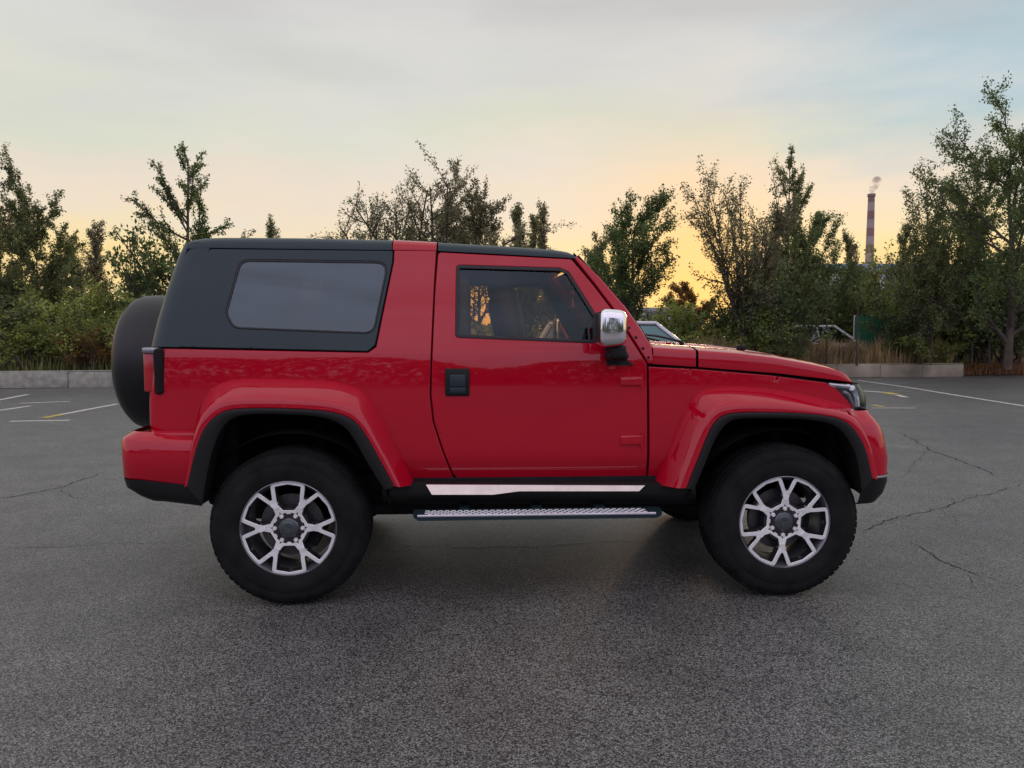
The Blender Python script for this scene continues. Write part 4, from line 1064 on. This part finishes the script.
grass('dry_reeds', [(5.5, 8.4, .25, 2.2, 3, .36), (8.0, 11.2, .25, 2.2, 7, .36), (11.0, 14.3, .25, 1.2, 1.6, .36)], 11000, .32, .85, LF_DRY, 'tall dry tan reeds standing behind the right kerb wall')
grass('rusty_grass', [(14.6, 22, .3, 1.2, 5, .02), (14.6, 24, 1.0, 3.5, 8, .10), (14.6, 24, 2.5, 6.5, 5, .25)], 9000, .12, .50, LF_RUST, 'rusty brown dry grass at the road edge, far right', seed=5, lean=.6)
grass('verge_grass', [(-40, 15, .25, 3.5, 10, .36), (15, 40, 2.5, 7, 4, .25), (3, 9, 2.5, 6, 3, .4)], 26000, .12, .50, LF_GR, 'mixed green and yellow grass along the whole verge', seed=6)
# far woodland closing the view, and behind the viewer, as one mass of leaves
def belt(name, segs, mt, label, seed, size):
    g = np.random.default_rng(seed); C = []
    for (x0, y0, x1, y1, h, m) in segs:
        t = g.uniform(0, 1, m); prof = h * (.62 + .22 * np.sin(t * 37 + seed) + .16 * np.sin(t * 91 + 2)); z = g.uniform(0, 1, m) ** .8 * prof
        dx, dy = x1 - x0, y1 - y0; L = math.hypot(dx, dy); thick = g.normal(0, 2.0, m)
        C.append(np.stack([x0 + dx * t - dy / L * thick, y0 + dy * t + dx / L * thick, z], 1))
    c = np.concatenate(C); n = len(c); a = g.normal(0, 1, (n, 3)); a /= np.linalg.norm(a, axis=1)[:, None]; b = g.normal(0, 1, (n, 3)); b -= (a * b).sum(1)[:, None] * a; b /= np.linalg.norm(b, axis=1)[:, None]
    s = size * g.uniform(.5, 1.4, n)[:, None]
    o = quads(name, np.stack([c + a * s, c + b * s * .6, c - a * s, c - b * s * .6], 1).reshape(-1, 3), mt); o['kind'] = 'stuff'; o['label'] = label; o['category'] = 'woods'
belt('far_woods', [(-90, 62, 5, 66, 6.2, 15000), (5, 95, 40, 90, 4.6, 4000), (22, 60, 95, 60, 7.5, 13000)], LF_OL, 'far belt of dark woodland closing the horizon behind the verge', 3, .30)
belt('verge_undergrowth', [(-9.5, 21.0, 3.5, 23.6, 2.0, 9000)], LF_YG, 'low tangle of bushes along the kerb hidden behind the red SUV', 9, .075)
belt('woods_across', [(-90, -38, 90, -34, 7.0, 45000)], LF_DK, 'belt of trees on the far side of the car park, seen only as a reflection', 4, .26)

# ------------------------------------------------------------------ cars beyond
def small_car(label, colr, loc, rz, zsc=1.0):
    t = empty('parked_car', loc, rz, label, 'car', None)
    pm = mat('car_paint_' + str(len(MATS)), colr, .3, 0, 1.0, noise=(2, .03))
    gl = MATS.get('car_glass') or glass('car_glass', (.10, .12, .13), 2.6)
    L, Wd = 2.15, .88
    prof = [(-2.15, .55), (-2.12, .85), (-1.95, 1.02), (-1.3, 1.05), (0, 1.05), (.95, 1.02), (1.75, .92), (2.08, .78), (2.15, .5), (2.05, .28)]
    def arch(xc): return [(xc + .37 * math.cos(a), .32 + .37 * math.sin(a)) for a in np.linspace(0, math.pi, 9)]
    low = prof + [(1.75, .25)] + arch(1.33)[0:] + [(.9, .25), (-.9, .25)] + arch(-1.33) + [(-1.8, .25), (-2.1, .3)]
    bm = bmesh.new()
    def ex(poly, w0, w1, zr, mid=0):
        vs = []
        n = len(poly)
        for yy in (-1, 1):
            for x, z in poly:
                w = w0 if z < zr else w1; vs.append(bm.verts.new((x, yy * w, z)))
        f1 = bm.faces.new(vs[:n]); f2 = bm.faces.new(vs[n:][::-1])
        for i in range(n): bm.faces.new((vs[i], vs[n + i], vs[n + (i + 1) % n], vs[(i + 1) % n]))
    ex(low, Wd, Wd * .95, .9)
    bmesh.ops.recalc_face_normals(bm, faces=bm.faces); bmesh.ops.bevel(bm, geom=[e for e in bm.edges if abs(e.verts[0].co.y - e.verts[1].co.y) < .1 and e.is_manifold and min(v.co.z for v in e.verts) > .4], offset=.05, segments=3, affect='EDGES')
    me = bpy.data.meshes.new('body'); bm.to_mesh(me); bm.free(); me.materials.append(pm); me.polygons.foreach_set('use_smooth', [True] * len(me.polygons)); me.set_sharp_from_angle(angle=R(35)); link(bpy.data.objects.new('body', me), t)
    # greenhouse: bottom rect at z 1.02, top at 1.6
    b = [(-2.0, .80, 1.02), (.95, .80, 1.02)]; tp_ = [(-1.72, .60, 1.56), (.12, .62, 1.60)]
    g = MB(); V = [(-2.0, -.80, 1.0), (.95, -.80, 1.0), (.95, .80, 1.0), (-2.0, .80, 1.0), (-1.72, -.62, 1.52), (.15, -.64, 1.55), (.15, .64, 1.55), (-1.72, .62, 1.52)]
    g.add(V, [(0, 1, 5, 4), (1, 2, 6, 5), (2, 3, 7, 6), (3, 0, 4, 7)]); g.build('windows', gl, t, smooth=False)
    rf = MB(); rf.box((-.79, 0, 1.575), (1.96, 1.30, .07), .03, seg=3)
    for s_ in (-1, 1):
        rf.tube([(.98, s_ * .80, 1.0), (.16, s_ * .645, 1.56)], .04, 8).tube([(-2.02, s_ * .80, 1.0), (-1.73, s_ * .63, 1.54)], .06, 8).tube([(-.45, s_ * .805, 1.0), (-.5, s_ * .645, 1.56)], .03, 8)
    rf.build('roof', pm, t)
    for x in (-1.33, 1.33):
        for s_ in (-1, 1):
            w = MB(); w.lathe([(-.1, .0), (-.1, .2), (-.1, .3), (-.07, .33), (.07, .33), (.1, .3), (.1, .2), (.1, 0)], 28)
            wo = w.build('wheel', RUB, t); wo.location = (x, s_ * .78, .33)
            w = MB()
            for k in range(5):
                a = math.radians(72 * k); w.box((.10 * math.cos(a), s_ * .105, .10 * math.sin(a)), (.20, .015, .05), .004, rot=Matrix.Rotation(-a, 3, 'Y'))
            w.build('rim', ALU, wo)
    for s_ in (-1, 1):
        w = MB(); w.box((2.02, s_ * .66, .78), (.18, .30, .12), .03); w.build('headlight', LENSC, t)
        w = MB(); w.box((-2.1, s_ * .68, .85), (.08, .24, .14), .02); w.build('tail_light', LENSR, t)
        w = MB(); w.box((.72, s_ * .95, 1.06), (.12, .18, .12), .03); w.build('door_mirror', pm, t)
    w = MB(); w.box((2.13, 0, .62), (.06, .9, .14), .02); w.build('grille', PLA, t)
    w = MB(); w.tube([(.35, 0, 1.43), (.9, -.4, 1.1)], .01, 5); w.build('wiper', PLA, t)
    return t
x, Y, z = atY(650, 322, 15.0)
small_car('silver white car mostly hidden behind the red SUV, its windscreen showing over the hood', (.62, .63, .65), (x - .42, 15.0, 0), R(-52))
x, Y, z = atY(820, 325, 25.4)
small_car('white car half hidden in the bushes behind the dry reeds', (.75, .78, .76), (x, 25.4, z - 1.62), R(8))

# ------------------------------------------------------------------ hoarding, buildings, chimney
HG = mat('green_sheet_metal', (.02, .15, .085), .5, .0, noise=(2, .2)); HB = mat('blue_sheet_metal', (.03, .06, .16), .5, 0, noise=(2, .2))
x0, _, z1 = atY(856, 316, 24.7); x1 = atY(882, 317, 24.7)[0]
t = empty('site_hoarding', (x0, 24.7, .4), 0, 'green and blue corrugated metal hoarding showing through the bushes on the right', 'hoarding')
mb = MB()
for i in range(22): mb.box((i * (x1 - x0 + .4) / 22, .02 * (i % 2), (z1 - .4) / 2), ((x1 - x0 + .4) / 22, .03, z1 - .4), 0, 0 if i < 16 else 1)
mb.build('corrugated_sheet', [HG, HB], t, smooth=False, sharp=None)
mb = MB(); 
for i in (0, .5, 1): mb.box((i * (x1 - x0 + .3), .08, (z1 - .4) / 2), (.06, .08, z1 - .35), .01)
mb.build('post', ALU, t)
WALLP = mat('pale_render_wall', (.55, .57, .62), .85, noise=(.3, .15)); ROOFD = mat('dark_roof', (.10, .11, .13), .7, noise=(.5, .2)); ROOFB = mat('blue_sheet_roof', (.09, .16, .27), .6, noise=(.2, .15)); PANE = mat('dark_pane', (.05, .06, .07), .15, noise=(.5, .2))
def building(px0, px1, ytop, Yd, wallh_frac, mt_r, label, over=.5, gable=.18):
    x0, _, zt = atY(px0, ytop, Yd); x1 = atY(px1, ytop, Yd)[0]; w = x1 - x0; dep = w * .6 + 6; H = zt
    t = empty('building', ((x0 + x1) / 2, Yd + dep / 2, 0), 0, label, 'building'); hw = H * wallh_frac
    mb = MB(); mb.box((0, 0, hw / 2), (w, dep, hw), 0); mb.build('wall', WALLP, t, smooth=False, sharp=None)
    mb = MB(); n = [(-w / 2 - over, -dep / 2 - over, hw), (w / 2 + over, -dep / 2 - over, hw), (w / 2 + over, 0, H), (-w / 2 - over, 0, H), (-w / 2 - over, dep / 2 + over, hw), (w / 2 + over, dep / 2 + over, hw)]
    mb.add(n + [(a, b, c - .25) for a, b, c in n], [(0, 1, 2, 3), (3, 2, 5, 4), (0, 6, 7, 1), (4, 5, 11, 10), (0, 3, 9, 6), (3, 4, 10, 9), (1, 7, 8, 2), (2, 8, 11, 5), (6, 9, 8, 7), (9, 10, 11, 8)]); mb.build('roof', mt_r, t, smooth=False, sharp=None)
    k = max(2, int(w / 4))
    for i in range(k):
        for zz in ([hw * .45, hw * .78] if hw > 5 else [hw * .6]):
            mb = MB(); mb.box((-w / 2 + (i + .5) * w / k, -dep / 2 - .02, zz), (1.6, .08, 1.2), .02); mb.build('window', PANE, t)
building(650, 695, 306, 85, .86, ROOFD, 'pale grey building with dark roof seen below the sunset glow')
building(846, 990, 258, 150, .84, ROOFB, 'large pale hall with bright blue roof behind the trees at the chimney foot', 1.0)
# chimney
CHD = mat('chimney_red_band', (.24, .15, .14), .85, noise=(.1, .15)); CHL = mat('chimney_pale_band', (.37, .30, .29), .85, noise=(.1, .15))  # red and pale bands softened, distance haze mixed into their colours
Yc = 420; xc, _, ztop = atY(871.5, 194, Yc)
ch = empty('factory_chimney', (xc, Yc, 0), 0, 'tall slim factory chimney with red and white bands, smoking on the horizon', 'chimney')
nb = 17
for i in range(nb):
    z0, z1 = ztop * i / nb, ztop * (i + 1) / nb; r0, r1 = 2.9 - 1.2 * i / nb, 2.9 - 1.2 * (i + 1) / nb
    mb = MB(); mb.tube([(0, 0, z0), (0, 0, z1)], [r0, r1], 24, cap=False); mb.build('band', CHD if i % 2 == 0 else CHL, ch)
mb = MB(); mb.tube([(0, 0, ztop - 1.5), (0, 0, ztop)], 2.1, 24); mb.build('rim', CHD, ch)
# smoke
sm = bpy.data.materials.new('smoke'); sm.use_nodes = True; nt = sm.node_tree; nt.nodes.clear(); N = nt.nodes.new
o = N('ShaderNodeOutputMaterial'); pv = N('ShaderNodeVolumePrincipled'); pv.inputs['Color'].default_value = (.80, .62, .60, 1)
tc = N('ShaderNodeTexCoord'); nz = N('ShaderNodeTexNoise'); nz.inputs['Scale'].default_value = .28; nz.inputs['Detail'].default_value = 4; nt.links.new(tc.outputs['Object'], nz.inputs['Vector'])
mm = N('ShaderNodeMath'); mm.operation = 'MULTIPLY_ADD'; mm.inputs[1].default_value = 1.6; mm.inputs[2].default_value = -.62; mm.use_clamp = True; nt.links.new(nz.outputs[0], mm.inputs[0]); nt.links.new(mm.outputs[0], pv.inputs['Density']); nt.links.new(pv.outputs[0], o.inputs['Volume'])
bm = bmesh.new()
for (dx, dz, r_) in ((0.2, 1.6, 1.7), (1.2, 4.2, 2.4), (2.6, 7.0, 2.8)):
    bmesh.ops.create_icosphere(bm, subdivisions=3, radius=r_, matrix=Matrix.Translation((dx, 0, dz)))
me = bpy.data.meshes.new('smoke'); bm.to_mesh(me); bm.free(); me.materials.append(sm)
rm = bpy.data.objects.new('smoke', me); rm.location = (xc, Yc, ztop); link(rm, None, 'small pinkish puff of smoke above the factory chimney', 'smoke', None, 'stuff')
